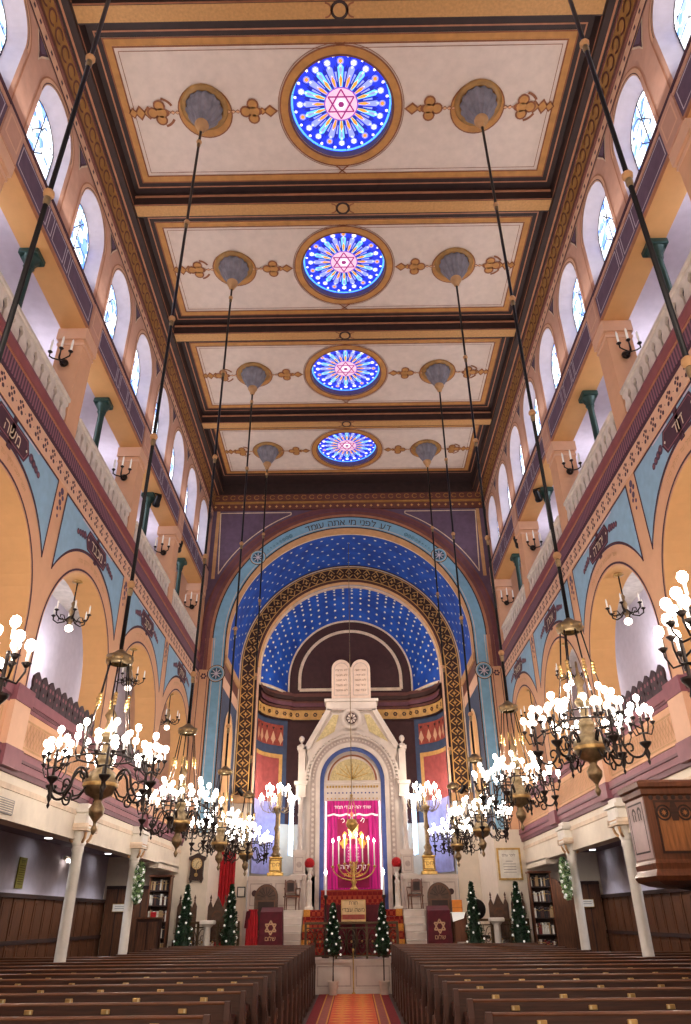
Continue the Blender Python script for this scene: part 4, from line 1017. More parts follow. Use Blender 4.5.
for q in range(7): a = PI*(q+1)/8; m.line(PK, [(0, z(5.9)), (.6*cos(a), z(5.9)+.5*sin(a))], .03, 'gilt', -.02)
m.build('tympanum', ark)
for s in (-1, 1):
    m = MB(); m.lathe((s*1.77, -.03, 0), [(.12, z(3.66)), (.1, z(3.75)), (.085, z(3.8)), (.08, z(5.05)), (.1, z(5.1)), (.09, z(5.15)), (.14, z(5.3))], 'marble', 14, True, 1, .1)
    for q in range(30):
        a = q*.7; m.ball((s*1.77+.085*cos(a), -.03+.085*sin(a), z(3.85)+q*.04), .022, 'marble', 5, 4)
    m.build('side_column', ark)
    m = MB(); m.bbox(s*1.58, s*1.97, -.16, .3, z(2.95), z(3.55), 'marble', .02); m.box(s*1.55, s*2.0, -.19, .3, z(3.5), z(3.66), 'marble'); m.bbox(s*1.52, s*2.06, -.22, .3, 0.001, z(2.95), 'marble', .02)
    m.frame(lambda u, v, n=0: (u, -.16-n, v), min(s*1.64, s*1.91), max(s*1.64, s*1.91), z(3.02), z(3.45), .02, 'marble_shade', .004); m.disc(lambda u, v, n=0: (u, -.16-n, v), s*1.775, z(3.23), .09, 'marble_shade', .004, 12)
    m.build('pedestal', ark)
    m = MB(); m.lathe((s*1.78, 0, z(7.0)), [(.11, 0), (.11, .05), (.04, .08), (.03, .12), (.09, .2), (.1, .26), (.07, .33), (.02, .36)], 'marble', 14); m.build('finial', ark)
# curtain (parochet)
cu = thing('ark_curtain', 'magenta velvet ark curtain with white Hebrew embroidery, crown and gold lions', 'curtain', (.03, 25.97, 2.5))
m = MB(); n = 60; xs = [-.86+1.72*i/n for i in range(n+1)]
def fold(x): return -.02+.016*sin(x*38)*(1 if abs(x) > .5 else .25)
m.add([(x, fold(x), 0) for x in xs]+[(x, fold(x), 2.68) for x in xs], [(i, i+1, n+1+i+1, n+1+i) for i in range(n)], 'magenta', True)
m.build('velvet', cu)
PQ = lambda u, v, n=0: (u, -.04-n, v)
m = MB(); m.rect(PQ, -.52, .52, .05, 2.1, 'magenta_dark', 0); m.build('centre_panel', cu)
m = MB(); pts = [(x, 2.3+.05*abs(cos(x*PI/.43))*-1) for x in xs]; m.line(PQ, [(a, b-.04) for a, b in pts], .06, 'silver_thread', .012); m.build('embroidered_border', cu); m = MB()
m.text(PQ, heb('שויתי יהוה לנגדי תמיד'), 0, 2.47, .15, 'silver_thread', .012)
m.text(PQ, heb('כ'), -.33, 2.06, .22, 'silver_thread', .012, .5); m.text(PQ, heb('ת'), .33, 2.06, .22, 'silver_thread', .012, -.5)
m.build('embroidered_lettering', cu)
m = MB(); m.poly(PQ, [(-.16, 1.72), (.16, 1.72), (.2, 1.95), (.1, 1.86), (0, 2.0), (-.1, 1.86), (-.2, 1.95)], 'gilt', .012)
m.poly(PQ, [(-.12, 1.5), (.12, 1.5), (.16, 1.7), (-.16, 1.7)], 'gilt', .014); m.build('crown', cu)
for s in (-1, 1):
    m = MB(); m.poly(PQ, [(s*.14, 1.2), (s*.36, 1.2), (s*.4, 1.38), (s*.34, 1.5), (s*.36, 1.62), (s*.28, 1.72), (s*.2, 1.66), (s*.24, 1.54), (s*.15, 1.48), (s*.2, 1.4)][::s], 'gold_thread', .012)
    m.line(PQ, [(s*.4, 1.3), (s*.46, 1.45), (s*.42, 1.56)], .03, 'gold_thread', .014); m.build('lion', cu)
m = MB()
for d in (-1, 1):
    P8 = [(d*.13+.12*cos(a), 1.25+.1*sin(a)) for a in [PI*i/10 for i in range(11)]]; m.poly(PQ, P8+[(d*.13-.12, .8), (d*.13+.12, .8)], 'magenta', .014)
    for q in range(5): m.text(PQ, heb(['אנכי', 'לא', 'זכור', 'כבד', 'לא'][q]), d*.13, 1.22-q*.09, .08, 'silver_thread', .018)
m.text(PQ, heb('קדש ליהוה'), 0, .65, .2, 'silver_thread', .016); m.text(PQ, heb('זאת התורה'), 0, .42, .14, 'gold_thread', .016)
m.build('tablet_emblem', cu)
for s, nm in ((-1, 'left'), (1, 'right')):
    m = MB(); m.bbox(s*.9, s*.93, -.06, -.03, 0, 2.66, 'led_pink', .005)
    tag(m.build('light_strip', None, (.03, 26.0, 2.5)), 'glowing white light strip along the %s edge of the ark curtain' % nm, 'light')
    m = MB(); m.bbox(s*2.02, s*2.07, 0, .04, 0, 1.9, 'led', .005); m.bbox(s*2.09, s*2.17, .02, .06, 0.02, 1.9, 'blue_wall_glow', .005)  # outer blue panel glows in place of the blue-lit wall
    tag(m.build('light_strip', None, (.03, 26.1, 3.5)), 'bluish light strip and added wall glow beside the %s ark column' % nm, 'light')
# tablets
tb = thing('stone_tablets', 'pale stone tablets of the law with two rounded tops, above the ark gable', 'tablets', (.03, 26.05, 8.665))
m = MB(); Pz = lambda u, v, n=0: (u, -n, v); r = .355
out = [(-.72, .0), (.72, .0), (.72, 1.15)] + [(.365+r*cos(a), 1.15+.36*sin(a)) for a in [PI*i/14 for i in range(1, 14)]] + [(0, 1.2)] + [(-.365+r*cos(a), 1.15+.36*sin(a)) for a in [PI*i/14 for i in range(1, 14)]] + [(-.72, 1.15)]
m.prism(Pz, out, -.18, .0, 'tablet'); m.build('slab', tb)
m = MB()
for s in (-1, 1):
    P8 = [(s*.355+.27*cos(a), 1.1+.28*sin(a)) for a in [PI*i/14 for i in range(15)]]
    m.line(Pz, [(s*.355+.27, .16)]+P8+[(s*.355-.27, .16), (s*.355+.27, .16)], .03, 'marble_shade', .006)
    for q in range(6):
        w = ['אנכי יהוה', 'לא יהיה', 'לא תשא', 'זכור את', 'כבד את'] if s > 0 else ['לא תרצח', 'לא תנאף', 'לא תגנב', 'לא תענה', 'לא תחמד']
        if q < 5: m.text(Pz, heb(w[q]), s*.355, 1.1-q*.19, .12, 'lettering_grey', .008)
m.rect(Pz, -.7, .7, .02, .05, 'marble_shade', .006); m.build('lettering', tb)
for s, nm in ((-1, 'left'), (1, 'right')): pass

# menorah / candelabrum of nine lights
mn = thing('menorah', 'branched brass candelabrum holding tall white electric candles before the ark', 'candelabrum', (.04, 25.45, 2.467))
m = MB(); m.lathe((0, 0, 0), [(.13, 0), (.13, .04), (.08, .08), (.05, .16), (.1, .22), (.05, .3), (.035, .5), (.07, .6), (.03, .68), (.03, .8)], 'gilt', 14, cap=True); m.build('stem', mn)
xs8 = [.1, .29, .48, .67]
for i, x in enumerate(xs8):
    for s in (-1, 1):
        m = MB(); zb = .5-.05*i; pts = [(s*x*sin(a), 0, .78-i*.04+(zb-.78-.0)*cos(a)*.9) for a in [PI/2*j/8 for j in range(9)]]; m.tube(pts, .022, 'gilt', 6)
        m.lathe((s*x, 0, .74-i*.04), [(.01, .0), (.05, .04), (.055, .07), (.02, .08)], 'gilt', 10); br = m.build('branch', mn)
        top = 1.55-.06*i; m = MB(); m.lathe((s*x, 0, 0), [(.02, .8-i*.04), (.02, top)], 'candle', 8, cap=True); m.lathe((s*x, 0, top), [(.01, 0), (.035, .03), (.035, .06), (.004, .13)], 'bulb', 8); m.build('candle', br)
m = MB()
for q in range(5): m.tube([(.1*cos(a)*(1-q*.1), -.02, .5+q*.05+.08*sin(a)) for a in [2*PI*j/10 for j in range(11)]], .01, 'gilt', 5, False)
m.build('ornament', mn)

# eternal lamp
el = thing('eternal_lamp', 'round gilt hanging lamp with red glass on a long chain before the ark', 'hanging lamp', (0, 23.6, 4.05))
m = MB(); m.lathe((0, 0, 0), [(.01, -.1), (.03, -.06), (.1, .0), (.17, .1), (.18, .18), (.12, .26), (.13, .28)], 'gilt', 16, True, 1, .05); m.build('bowl', el)
m = MB(); m.ball((0, 0, .42), .06, 'red_glow', 10, 6); m.lathe((0, 0, .26), [(.05, 0), (.03, .1)], 'candle', 8); m.build('red_glass', el)
for i in range(3):
    a = 2*PI*i/3+.5; m = MB(); m.tube([(.16*cos(a), .16*sin(a), .2), (.12*cos(a), .12*sin(a), .6), (.02*cos(a), .02*sin(a), .95)], .012, 'gilt', 5); m.build('arm', el)
m = MB(); m.tube([(0, 0, .95), (0, 0, 9.82)], .012, 'old_brass', 5); m.lathe((0, 0, .95), [(.05, 0), (.03, .05)], 'gilt', 8); m.build('chain', el)

# torcheres
def torch():
    t = thing('torchere', '', 'standing lamp')
    m = MB(); m.bbox(-.25, .25, -.15, .15, 0, .1, 'gilt', .01); m.bbox(-.2, .2, -.13, .13, .1, .5, 'gilt', .03); m.bbox(-.22, .22, -.14, .14, .5, .56, 'gilt', .02); m.lathe((0, 0, 0), [(.15, .56), (.1, .62)], 'gilt', 14)
    m.frame(lambda u, v, n=0: (u, -.13-n, v), -.17, .17, .15, .45, .02, 'orna_dark', .003); m.text(lambda u, v, n=0: (u, -.135-n, v), heb('לזכר'), 0, .32, .16, 'orna_dark', .005); m.build('pedestal', t)
    m = MB(); m.lathe((0, 0, 0), [(.18, .6), (.1, .7), (.14, .8), (.07, .9), (.06, 1.3), (.1, 1.4), (.06, 1.5), (.05, 1.8), (.12, 1.95), (.16, 2.02), (.05, 2.1), (.03, 2.5)], 'old_brass', 14, True); m.build('post', t)
    for i in range(10):
        a = 2*PI*i/10; R = .56 if i % 2 else .34; zt = 2.36 if i % 2 else 2.65
        m = MB(); m.tube([(.05, 0, 1.95), (R*.5, 0, 1.88), (R*.85, 0, 1.96), (R, 0, 2.1), (R, 0, zt-.1)], .012, 'old_brass', 5); m.tube([(R*.5, 0, 1.88), (R*.6, 0, 2.0), (R*.45, 0, 2.04)], .009, 'old_brass', 5); o = m.build('arm', t); o.rotation_euler.z = a
        for d in ((0, 0, 0), (-.08, .1, -.1), (.05, -.1, -.06)):
            m = MB(); m.lathe((R+d[0], d[1], zt+d[2]), [(.012, -.16), (.012, 0)], 'candle', 6); m.lathe((R+d[0], d[1], zt+d[2]), [(.012, 0), (.04, .04), (.042, .07), (.02, .12), (.004, .15)], 'bulb', 8); m.build('bulb', o)
    return t
t0 = torch(); t0.location = (-2.48, 25.5, 2.884); t0['label'] = 'tall brass torchere with a crown of lit bulbs, left of the ark'; t0['group'] = 'torcheres flanking the ark'
dup(t0, (2.46, 25.5, 2.884), None, 'tall brass torchere with a crown of lit bulbs, right of the ark')

# vases with red flower balls
def vase():
    t = thing('flower_stand', '', 'flower stand'); m = MB(); m.bbox(-.13, .13, -.13, .13, 0, .08, 'white_paint', .01); m.lathe((0, 0, 0), [(.1, .08), (.085, .14), (.075, .7), (.1, .76), (.06, .8), (.04, .84), (.09, .92), (.05, .98), (.045, 1.02), (.12, 1.16)], 'white_paint', 14); m.build('stand', t)
    m = MB(); rnd = random.Random(5)
    m.ball((0, 0, 1.29), .14, 'petal_red', 14, 10)
    for i in range(150):
        zz = 1-2*(i+.5)/150; r = sqrt(1-zz*zz); a = i*2.4; c = Vector((r*cos(a), r*sin(a), zz)); p = Vector((0, 0, 1.29))+c*.145; u = c.orthogonal().normalized(); w = c.cross(u)
        m.add([tuple(p+u*.018), tuple(p+w*.018), tuple(p-u*.018), tuple(p-w*.018), tuple(p+c*.02)], [(0, 1, 4), (1, 2, 4), (2, 3, 4), (3, 0, 4)], 'petal_red')
    m.build('flower_ball', t); return t
v0 = vase(); v0.location = (-1.36, 25.1, 1.93); v0['label'] = 'white pedestal vase with a ball of red flowers, left of the ark curtain'; v0['group'] = 'red flower balls on white stands'
dup(v0, (1.4, 25.1, 1.93), None, 'white pedestal vase with a ball of red flowers, right of the ark curtain')

# armchairs
def armchair():
    t = thing('armchair', '', 'chair')
    for x, y in ((-.24, -.22), (.24, -.22)):
        m = MB(); m.tube([(x, y, 0), (x*.96, y+.01, .2), (x, y-.02, .42)], [.018, .022, .026], 'wood_red', 6); m.build('leg', t)
    for x in (-.21, .21):
        m = MB(); m.tube([(x, .26, 0), (x, .22, .4), (x*.95, .26, .7), (x*.9, .3, .98)], [.02, .024, .022, .02], 'wood_red', 6); m.build('leg', t)
    m = MB(); m.bbox(-.27, .27, -.26, .26, .4, .46, 'wood_red', .015); m.bbox(-.23, .23, -.22, .22, .46, .49, 'wood_dark', .01); m.build('seat', t)
    m = MB(); Pq = lambda u, v, n=0: (u, .25+(v-.5)*.1-n, v); m.prism(Pq, [(-.2, .55), (.2, .55), (.22, .85), (.15, .95), (.05, .98), (-.05, .98), (-.15, .95), (-.22, .85)], 0, .03, 'wood_red'); m.prism(Pq, [(-.12, .6), (.12, .6), (.13, .88), (-.13, .88)], .03, .04, 'wood_dark'); m.build('backrest', t)
    for s in (-1, 1):
        m = MB(); m.tube([(s*.22, .24, .68), (s*.28, .05, .7), (s*.29, -.12, .69), (s*.28, -.18, .62), (s*.26, -.18, .46)], .018, 'wood_red', 6); m.build('armrest', t)
    return t
a0 = armchair(); a0.location = (-1.9, 25.0+.26-.02-.3+.02, 1.93); a0.rotation_euler.z = .35; a0['label'] = 'dark wooden armchair at the top of the left marble steps'; a0['group'] = 'armchairs on the ark platform'
a0.location = (-1.9, 24.98+.0, 1.93)
a0.location.y = 25.0-.04
dup(a0, (1.95, 24.96, 1.93), -.35, 'dark wooden armchair at the top of the right marble steps')
for o in [q for q in C.objects if q.name.startswith('armchair')]: o.location.y = 25.07; o.scale = (.85, .62, .85)

# thrones
def throne():
    t = thing('throne', '', 'chair'); m = MB(); Pq = lambda u, v, n=0: (u, .3-n, v)
    out = [(-.36, .02), (.36, .02), (.36, 1.5)] + [(.36*cos(a), 1.5+.36*sin(a)) for a in [PI*i/14 for i in range(1, 14)]] + [(-.36, 1.5)]
    m.prism(Pq, out, 0, .06, 'throne_wood')
    for q in range(7): a = PI*(q+.5)/7; m.line(Pq, [(.05*cos(a), 1.5+.05*sin(a)), (.28*cos(a), 1.5+.28*sin(a))], .02, 'wood_dark', .066)
    m.arc(Pq, 0, 1.5, .29, .34, 0, PI, 'wood_edge', .07, 16); m.frame(Pq, -.28, .28, .6, 1.42, .03, 'wood_edge', .066); m.rect(Pq, -.24, .24, .65, 1.38, 'wood_dark', .064); m.build('backrest', t)
    m = MB(); m.bbox(-.34, .34, -.3, .3, .42, .5, 'throne_wood', .02); m.box(-.32, .32, -.28, .28, .02, .42, 'wood_dark'); m.build('seat', t)
    for s in (-1, 1):
        m = MB(); m.bbox(s*.31, s*.38, -.3, .3, .01, .8, 'throne_wood', .015); m.lathe((s*.345, -.26, .8), [(.05, -.03), (.05, .03)], 'wood_edge', 10, True, ax='X', cap=True); m.build('armrest', t)
    return t
t1 = throne(); t1.location = (-2.62, 24.2, .765); t1['label'] = 'carved wooden throne with a rounded shell back, left of the steps'; t1['group'] = 'carved thrones beside the steps'
dup(t1, (2.62, 24.2, .765), None, 'carved wooden throne with a rounded shell back, right of the steps')

# covered reading stands
def lectern(nm, star_, x, y, lab):
    t = thing(nm, lab, 'lectern', (x, y, .765)); m = MB(); m.bbox(-.22, .22, -.12, .2, 0, .1, 'wood_dark', .01); m.box(-.16, .16, -.05, .13, .1, 1.05, 'wood_dark'); m.build('base', t)
    m = MB(); m.add([(-.34, -.2, .12), (.34, -.2, .12), (.3, -.16, 1.1), (-.3, -.16, 1.1), (-.34, .24, .12), (.34, .24, .12), (.3, .22, 1.22), (-.3, .22, 1.22)], [(0, 1, 2, 3), (3, 2, 6, 7), (4, 7, 6, 5), (0, 3, 7, 4), (1, 5, 6, 2)], 'velvet'); m.build('velvet_cover', t)
    m = MB(); Pq = lambda u, v, n=0: (u, -.2+(v-.12)*.04-n, v); hexagram(m, Pq, 0, .72, .17, .035, 'gold_thread_dim', .012); m.text(Pq, heb('שלום'), 0, .46, .15, 'gold_thread_dim', .012); m.build('gold_embroidery', t)
    return t
lectern('lectern', 1, -2.26, 22.75, 'lectern in a burgundy velvet cover with star, left of the steps')
lectern('lectern', 1, 2.38, 22.75, 'lectern in a burgundy velvet cover with gold star of David, right of the steps')
rr = thing('draped_stand', 'stand draped in bright red cloth beside the left lectern', 'stand', (-2.78, 22.75, .765))
m = MB(); m.box(-.03, .03, -.03, .03, 0, 1.1, 'wood_dark'); m.box(-.15, .15, -.12, .12, 0, .04, 'wood_dark'); m.build('post', rr)
m = MB(); n = 16; A = [(-.16+.32*i/n, -.14+.03*sin(i*1.7)) for i in range(n+1)]
m.add([(x*.7, y+.05, 1.16) for x, y in A]+[(x, y, .9) for x, y in A]+[(x*1.1, y-.02, .1) for x, y in A], [(r*(n+1)+i, r*(n+1)+i+1, (r+1)*(n+1)+i+1, (r+1)*(n+1)+i) for r in range(2) for i in range(n)], 'velvet_red', True)
m.box(-.12, .12, -.1, .12, 1.12, 1.17, 'velvet_red'); m.build('red_cloth', rr)
m = MB(); m.add([(-.18, -.12, 1.12), (-.05, -.16, 1.15), (-.1, -.16, .7), (-.22, -.12, .72)], [(0, 1, 2, 3)], 'velvet'); m.add([(-.18, -.12, 1.12), (-.22, -.12, .72), (-.24, .12, .72), (-.18, .12, 1.12)], [(0, 1, 2, 3)], 'velvet'); m.build('dark_cloth', rr)
# right side table with orange box
tt = thing('side_table', 'red wooden side table with a white cloth behind the right lectern', 'table', (2.95, 22.75, .765))
m = MB(); m.bbox(-.2, .2, -.18, .18, 1.0, 1.04, 'wood_red', .01); m.build('tabletop', tt)
for x in (-.17, .17):
    for y in (-.15, .15): m = MB(); m.box(x-.02, x+.02, y-.02, y+.02, 0, 1.0, 'wood_red'); m.build('leg', tt)
m = MB(); m.box(-.18, .18, -.17, -.15, .35, 1.0, 'wood_red'); m.build('front_panel', tt)
m = MB(); m.box(-.22, .16, -.2, .19, 1.041, 1.05, 'petal_white'); m.add([(-.22, -.2, 1.05), (.16, -.2, 1.05), (.1, -.21, .9), (-.2, -.21, .82)], [(0, 1, 2, 3)], 'petal_white'); tag(m.build('cloth', None, (2.95, 22.75, .765)), 'white cloth lying over the red wooden side table', 'cloth')
m = MB(); m.bbox(-.14, .14, -.03, .03, 0, .3, 'orange_box', .01); m.box(-.14, .14, -.035, .035, .1, .11, 'gold_line'); tag(m.build('box', None, (2.93, 22.82, 1.82)), 'orange box standing on the white cloth of the side table', 'box')

# reading desk and its cloth
dk = thing('reading_desk', 'low reading desk under a dark burgundy cloth behind the centre rail', 'table', (0, 23.1, .765))
m = MB(); m.bbox(-.8, .8, -.16, .2, 1.18, 1.24, 'wood_dark', .01); m.build('desk_top', dk)
m = MB(); m.add([(x, y, zz) for zz in (.1, 1.26) for x, y in ((-.82, -.18), (.82, -.18), (.82, .22), (-.82, .22))], [(0, 1, 5, 4), (1, 2, 6, 5), (2, 3, 7, 6), (3, 0, 4, 7), (4, 5, 6, 7)], 'velvet'); m.build('cloth', dk)
for x in (-.7, .7): m = MB(); m.box(x-.03, x+.03, -.1, .1, 0, 1.18, 'wood_dark'); m.build('leg', dk)
rd = thing('book_stand', 'gold cloth covered book stand with Hebrew lines at the centre rail', 'lectern', (.02, 22.7, .765))
m = MB(); m.add([(-.34, -.08, .85), (.34, -.08, .85), (.34, .0, 1.38), (-.34, .0, 1.38), (-.34, .1, .85), (.34, .1, .85), (.34, .1, 1.38), (-.34, .1, 1.38)], [(0, 1, 2, 3), (3, 2, 6, 7), (4, 7, 6, 5), (0, 3, 7, 4), (1, 5, 6, 2), (0, 4, 5, 1)], 'cloth_gold'); m.box(-.05, .05, .0, .08, 0, .85, 'wood_dark'); m.build('stand', rd)
m = MB(); Pq = lambda u, v, n=0: (u, -.08+(v-.85)*.15-n, v); m.rect(Pq, -.34, .34, .9, 1.02, 'red_ochre', .004); m.rect(Pq, -.34, .34, .86, .875, 'red_ochre', .004); m.text(Pq, heb('תורת'), 0, 1.3, .13, 'orna_dark', .006); m.text(Pq, heb('משה עבדי'), 0, 1.13, .15, 'orna_dark', .006); m.frame(Pq, -.33, .33, .86, 1.37, .015, 'gilt', .006); m.build('front_cloth', rd)
for s, nm in ((-1, 'left'), (1, 'right')):
    t = thing('candle_post', 'dark post with a single lit candle, %s of the reading desk' % nm, 'candle', (s*.82+.06, 22.75, .765), 0, 'single candles at the reading desk')
    m = MB(); m.lathe((0, 0, 0), [(.1, 0), (.1, .03), (.03, .06), (.025, .8), (.04, .84), (.025, .9), (.025, 1.4), (.06, 1.46), (.06, 1.5)], 'wood_dark', 10, cap=True); m.build('post', t)
    m = MB(); m.lathe((0, 0, 0), [(.025, 1.5), (.025, 2.0)], 'candle', 8, cap=True); m.lathe((0, 0, 2.0), [(.01, 0), (.045, .05), (.045, .09), (.004, .17)], 'bulb', 8); m.build('candle', t)

# ------------------------------------------------------------------ railings with scrollwork
def railing(x0, x1, y, zb, h, lab, posts=3):
    t = thing('scroll_railing', lab, 'railing', ((x0+x1)/2, y, zb), 0, 'dark metal scroll railings of the bimah'); L = (x1-x0)/2
    m = MB(); m.bbox(-L, L, -.045, .045, h-.06, h, 'rail_brass', .01); m.build('top_rail', t); m = MB(); m.box(-L, L, -.02, .02, .06, .1, 'bronze'); m.box(-L, L, -.02, .02, h-.16, h-.13, 'bronze'); m.build('cross_bars', t)
    for i in range(posts):
        x = -L+.03+(2*L-.06)*i/(posts-1); m = MB(); m.box(x-.03, x+.03, -.03, .03, 0, h-.06, 'bronze'); m.build('post', t)
    m = MB(); n = max(2, int((x1-x0)/.26)); w = 2*L/n
    for i in range(n):
        cx_ = -L+(i+.5)*w
        for cz_ in ((.1+h-.16)/2,):
            for k in range(4):
                a0 = k*PI/2; m.tube([(cx_+.055*cos(a0)+.05*cos(a0+t_), 0, cz_+.1*sin(a0)+.05*sin(a0+t_)) for t_ in [q*.8-2 for q in range(7)]], .009, 'bronze', 4)
            m.tube([(cx_+.125*cos(t_), 0, cz_+(h-.3)*.5*sin(t_)) for t_ in [q*PI/8 for q in range(17)]], .011, 'bronze', 4)
            m.ball((cx_, 0, cz_), .03, 'brass', 6, 4)
        m.tube([(cx_+w/2, 0, .1), (cx_+w/2, 0, h-.16)], .009, 'bronze', 4)
    m.build('scrollwork', t)
railing(-1.3, 1.22, 22.14, .755, .86, 'dark metal scroll railing across the centre of the bimah front', 4)
railing(-4.75, -3.05, 22.14, .755, .9, 'dark metal scroll railing left of the lecterns', 4)
railing(3.2, 4.75, 22.14, .755, .9, 'dark metal scroll railing right of the lecterns', 4)
t = thing('brass_latch_post', 'slim brass gate post at the middle of the marble front', 'post', (0, 21.92, .0125)); m = MB(); m.lathe((0, 0, 0), [(.05, 0), (.05, .02), (.015, .04), (.015, .9), (.03, .93), (.03, .97), (.008, 1.0)], 'gilt', 10, cap=True); m.build('post', t)

# ------------------------------------------------------------------ trees
def tree(h, zf, R, seed, pot=True, kind='topiary_tree'):
    t = thing(kind, '', 'tree'); m = MB(); m.lathe((0, 0, 0), [(.1, .003), (.13, .26), (.15, .3), (.13, .3), (.12, .25)], 'pot', 14); m.lathe((0, 0, 0), [(.001, .26), (.125, .26)], 'bark', 12); m.build('pot', t)
    m = MB(); m.tube([(0, 0, .2), (.01, 0, zf+.3)], .018, 'bark', 6); m.tube([(.01, 0, zf+.3), (0, 0, h-.05)], .01, 'bark', 5); m.build('trunk', t)
    rnd = random.Random(seed); m = MB()
    for i in range(2600):
        q = rnd.random()**.8; zz = zf+(h-zf)*q; r = R*(1-q)**.8*min(1, q*7+.35)*(.86+.2*sin(zz*17+seed)); a = rnd.random()*2*PI; rr_ = r*(.45+.6*rnd.random())
        c = Vector((rr_*cos(a), rr_*sin(a), zz)); d = Vector((cos(a)+rnd.uniform(-.6, .6), sin(a)+rnd.uniform(-.6, .6), rnd.uniform(-.3, 1))).normalized()*rnd.uniform(.04, .075); e = d.cross(Vector((rnd.uniform(-1, 1), rnd.uniform(-1, 1), 1))).normalized()*.02
        m.add([tuple(c), tuple(c+d*.5+e), tuple(c+d), tuple(c+d*.5-e)], [(0, 1, 2, 3)], 'leaf' if i % 2 == 0 else 'leaf_dark')
    m.lathe((0, 0, 0), [(max(.004, R*.6*(1-q/10)**.75*min(1, q*.9+.3)), zf+(h-zf)*q/10*.97) for q in range(11)], 'leaf_dark', 12)
    m.build('foliage', t)
    for i in range(24):
        q = (i+.5)/25; zz = zf+(h-zf)*q; r = R*(1-q)**.75*.95; a = i*2.4+seed-PI/2; m = MB(); m.ball((r*cos(a), r*sin(a), zz), .03, 'petal_white', 6, 4); m.build('white_blossom', t)
    return t
G = 'topiary trees with white blossoms'
t = tree(2.02, .85, .25, 1); t.location = (-.52, 21.62, 0.0125); t['label'] = 'slim potted topiary with white blossoms in front of the marble, left of the aisle'; t['group'] = G
t = tree(2.02, .85, .25, 2); t.location = (.78, 21.62, 0.0125); t['label'] = 'slim potted topiary with white blossoms in front of the marble, right of the aisle'; t['group'] = G
tp = tree(2.5, .75, .31, 3, kind='cone_tree')
for i, (x, lab) in enumerate(((-4.45, 'cone shaped tree with white blossoms under the wall clock'), (-3.25, 'cone shaped tree with white blossoms between the pedestal and the red draped stand'), (3.2, 'cone shaped tree with white blossoms next to the orange box'), (4.4, 'cone shaped tree with white blossoms below the framed notice'))):
    o = tp if i == 0 else dup(tp, (0, 0, 0), i*1.3); o.location = (x, 21.68, .002); o['label'] = lab; o['group'] = G

def ped():
    t = thing('pedestal', '', 'pedestal'); m = MB(); m.lathe((0, 0, 0), [(.11, .1), (.1, .16), (.09, 1.5), (.12, 1.56)], 'white_paint', 16, True, 1, .06); m.build('shaft', t)
    m = MB(); m.bbox(-.19, .19, -.17, .17, 1.58, 1.68, 'white_paint', .02); m.lathe((0, 0, 0), [(.11, 1.52), (.16, 1.58)], 'white_paint', 14); m.build('capital', t); m = MB(); m.bbox(-.15, .15, -.15, .15, .002, .1, 'white_paint', .015); m.build('base', t); return t
pd = ped(); pd.location = (-3.85, 21.72, 0); pd['label'] = 'short white column pedestal between the two left trees'; pd['group'] = 'white pedestals before the bimah'
dup(pd, (3.8, 21.72, 0), None, 'short white column pedestal between the two right trees')

# carved chair backs behind the rails
def chairs(x, n, lab, y=22.41, sc=1):
    t = thing('carved_chair', lab, 'chair', (x, y, .765)); t.scale = (1, .8, 1); m = MB(); Pq = lambda u, v, n=0: (u, .2-n, v); w = .27*sc
    m.prism(Pq, [(-w, .4), (w, .4), (w, 1.25), (w*.75, 1.4), (w*.5, 1.22), (0, 1.5), (-w*.5, 1.22), (-w*.75, 1.4), (-w, 1.25)], 0, .05, 'throne_wood'); m.arc(Pq, 0, 1.0, w*.4, w*.55, 0, PI, 'wood_edge', .055, 10); m.build('backrest', t)
    m = MB(); m.bbox(-w, w, -.22, .2, .4, .46, 'throne_wood', .01); m.build('seat', t)
    for a in (-1, 1):
        for b in (-.2, .2): m = MB(); m.box(a*w*.9-.025, a*w*.9+.025, b-.025, b+.02, 0, .4, 'throne_wood'); m.build('leg', t)
        m = MB(); m.lathe((a*w*.75, .17, 1.38), [(.03, 0), (.015, .04), (.03, .08), (.003, .16)], 'throne_wood', 8); m.build('finial', t)
    return t
chairs(-4.6, 1, 'carved high-backed chair left of the tree under the clock')
chairs(-3.75, 1, 'carved high-backed chair with tall spiked back behind the left pedestal')
chairs(4.04, 1, 'carved dark chair behind the right pedestal'); 
chairs(4.58, 1, 'pale wooden spiked chair right of the rightmost tree', sc=.7)
t = thing('round_back_chair', 'black chair with a round padded back behind the right rail', 'chair', (3.46, 22.6, .765)); m = MB(); m.lathe((0, .2, 1.12), [(.26, 0), (.26, .05), (.2, .06)], 'black_metal', 20, ax='Y', cap=True); m.build('backrest', t); m = MB(); m.bbox(-.25, .25, -.25, .2, .42, .5, 'black_metal', .02); m.tube([(0, .22, .5), (0, .22, .9)], .03, 'black_metal'); m.build('seat', t); m = MB(); m.lathe((0, 0, 0), [(.22, 0), (.2, .05), (.04, .08), (.04, .42)], 'black_metal', 14, cap=True); m.build('pedestal_foot', t)

# red curtain in the left chancel doorway
t = thing('red_curtain', 'red hanging curtain in the left side of the chancel', 'curtain', (-3.82, 24.3, .77)); m = MB(); n = 40; xs = [-.26+.5*i/n for i in range(n+1)]
m.add([(x, .03*sin(x*60), 0) for x in xs]+[(x*.95, .025*sin(x*60+.4), 2.75) for x in xs], [(i, i+1, n+2+i, n+1+i) for i in range(n)], 'velvet_red', True); m.build('cloth', t); m = MB(); m.tube([(-.28, 0, 2.76), (.28, 0, 2.76)], .02, 'brass'); m.build('curtain_rod', t)
m = MB(); m.box(-.13, .13, 0, .03, 0, .3, 'black_metal'); m.box(-.1, .1, -.005, 0, .03, .27, 'page'); tag(m.build('notice_frame', None, (-3.56, 25.63, 2.3)), 'small dark framed notice on the cream wall right of the red curtain', 'notice')

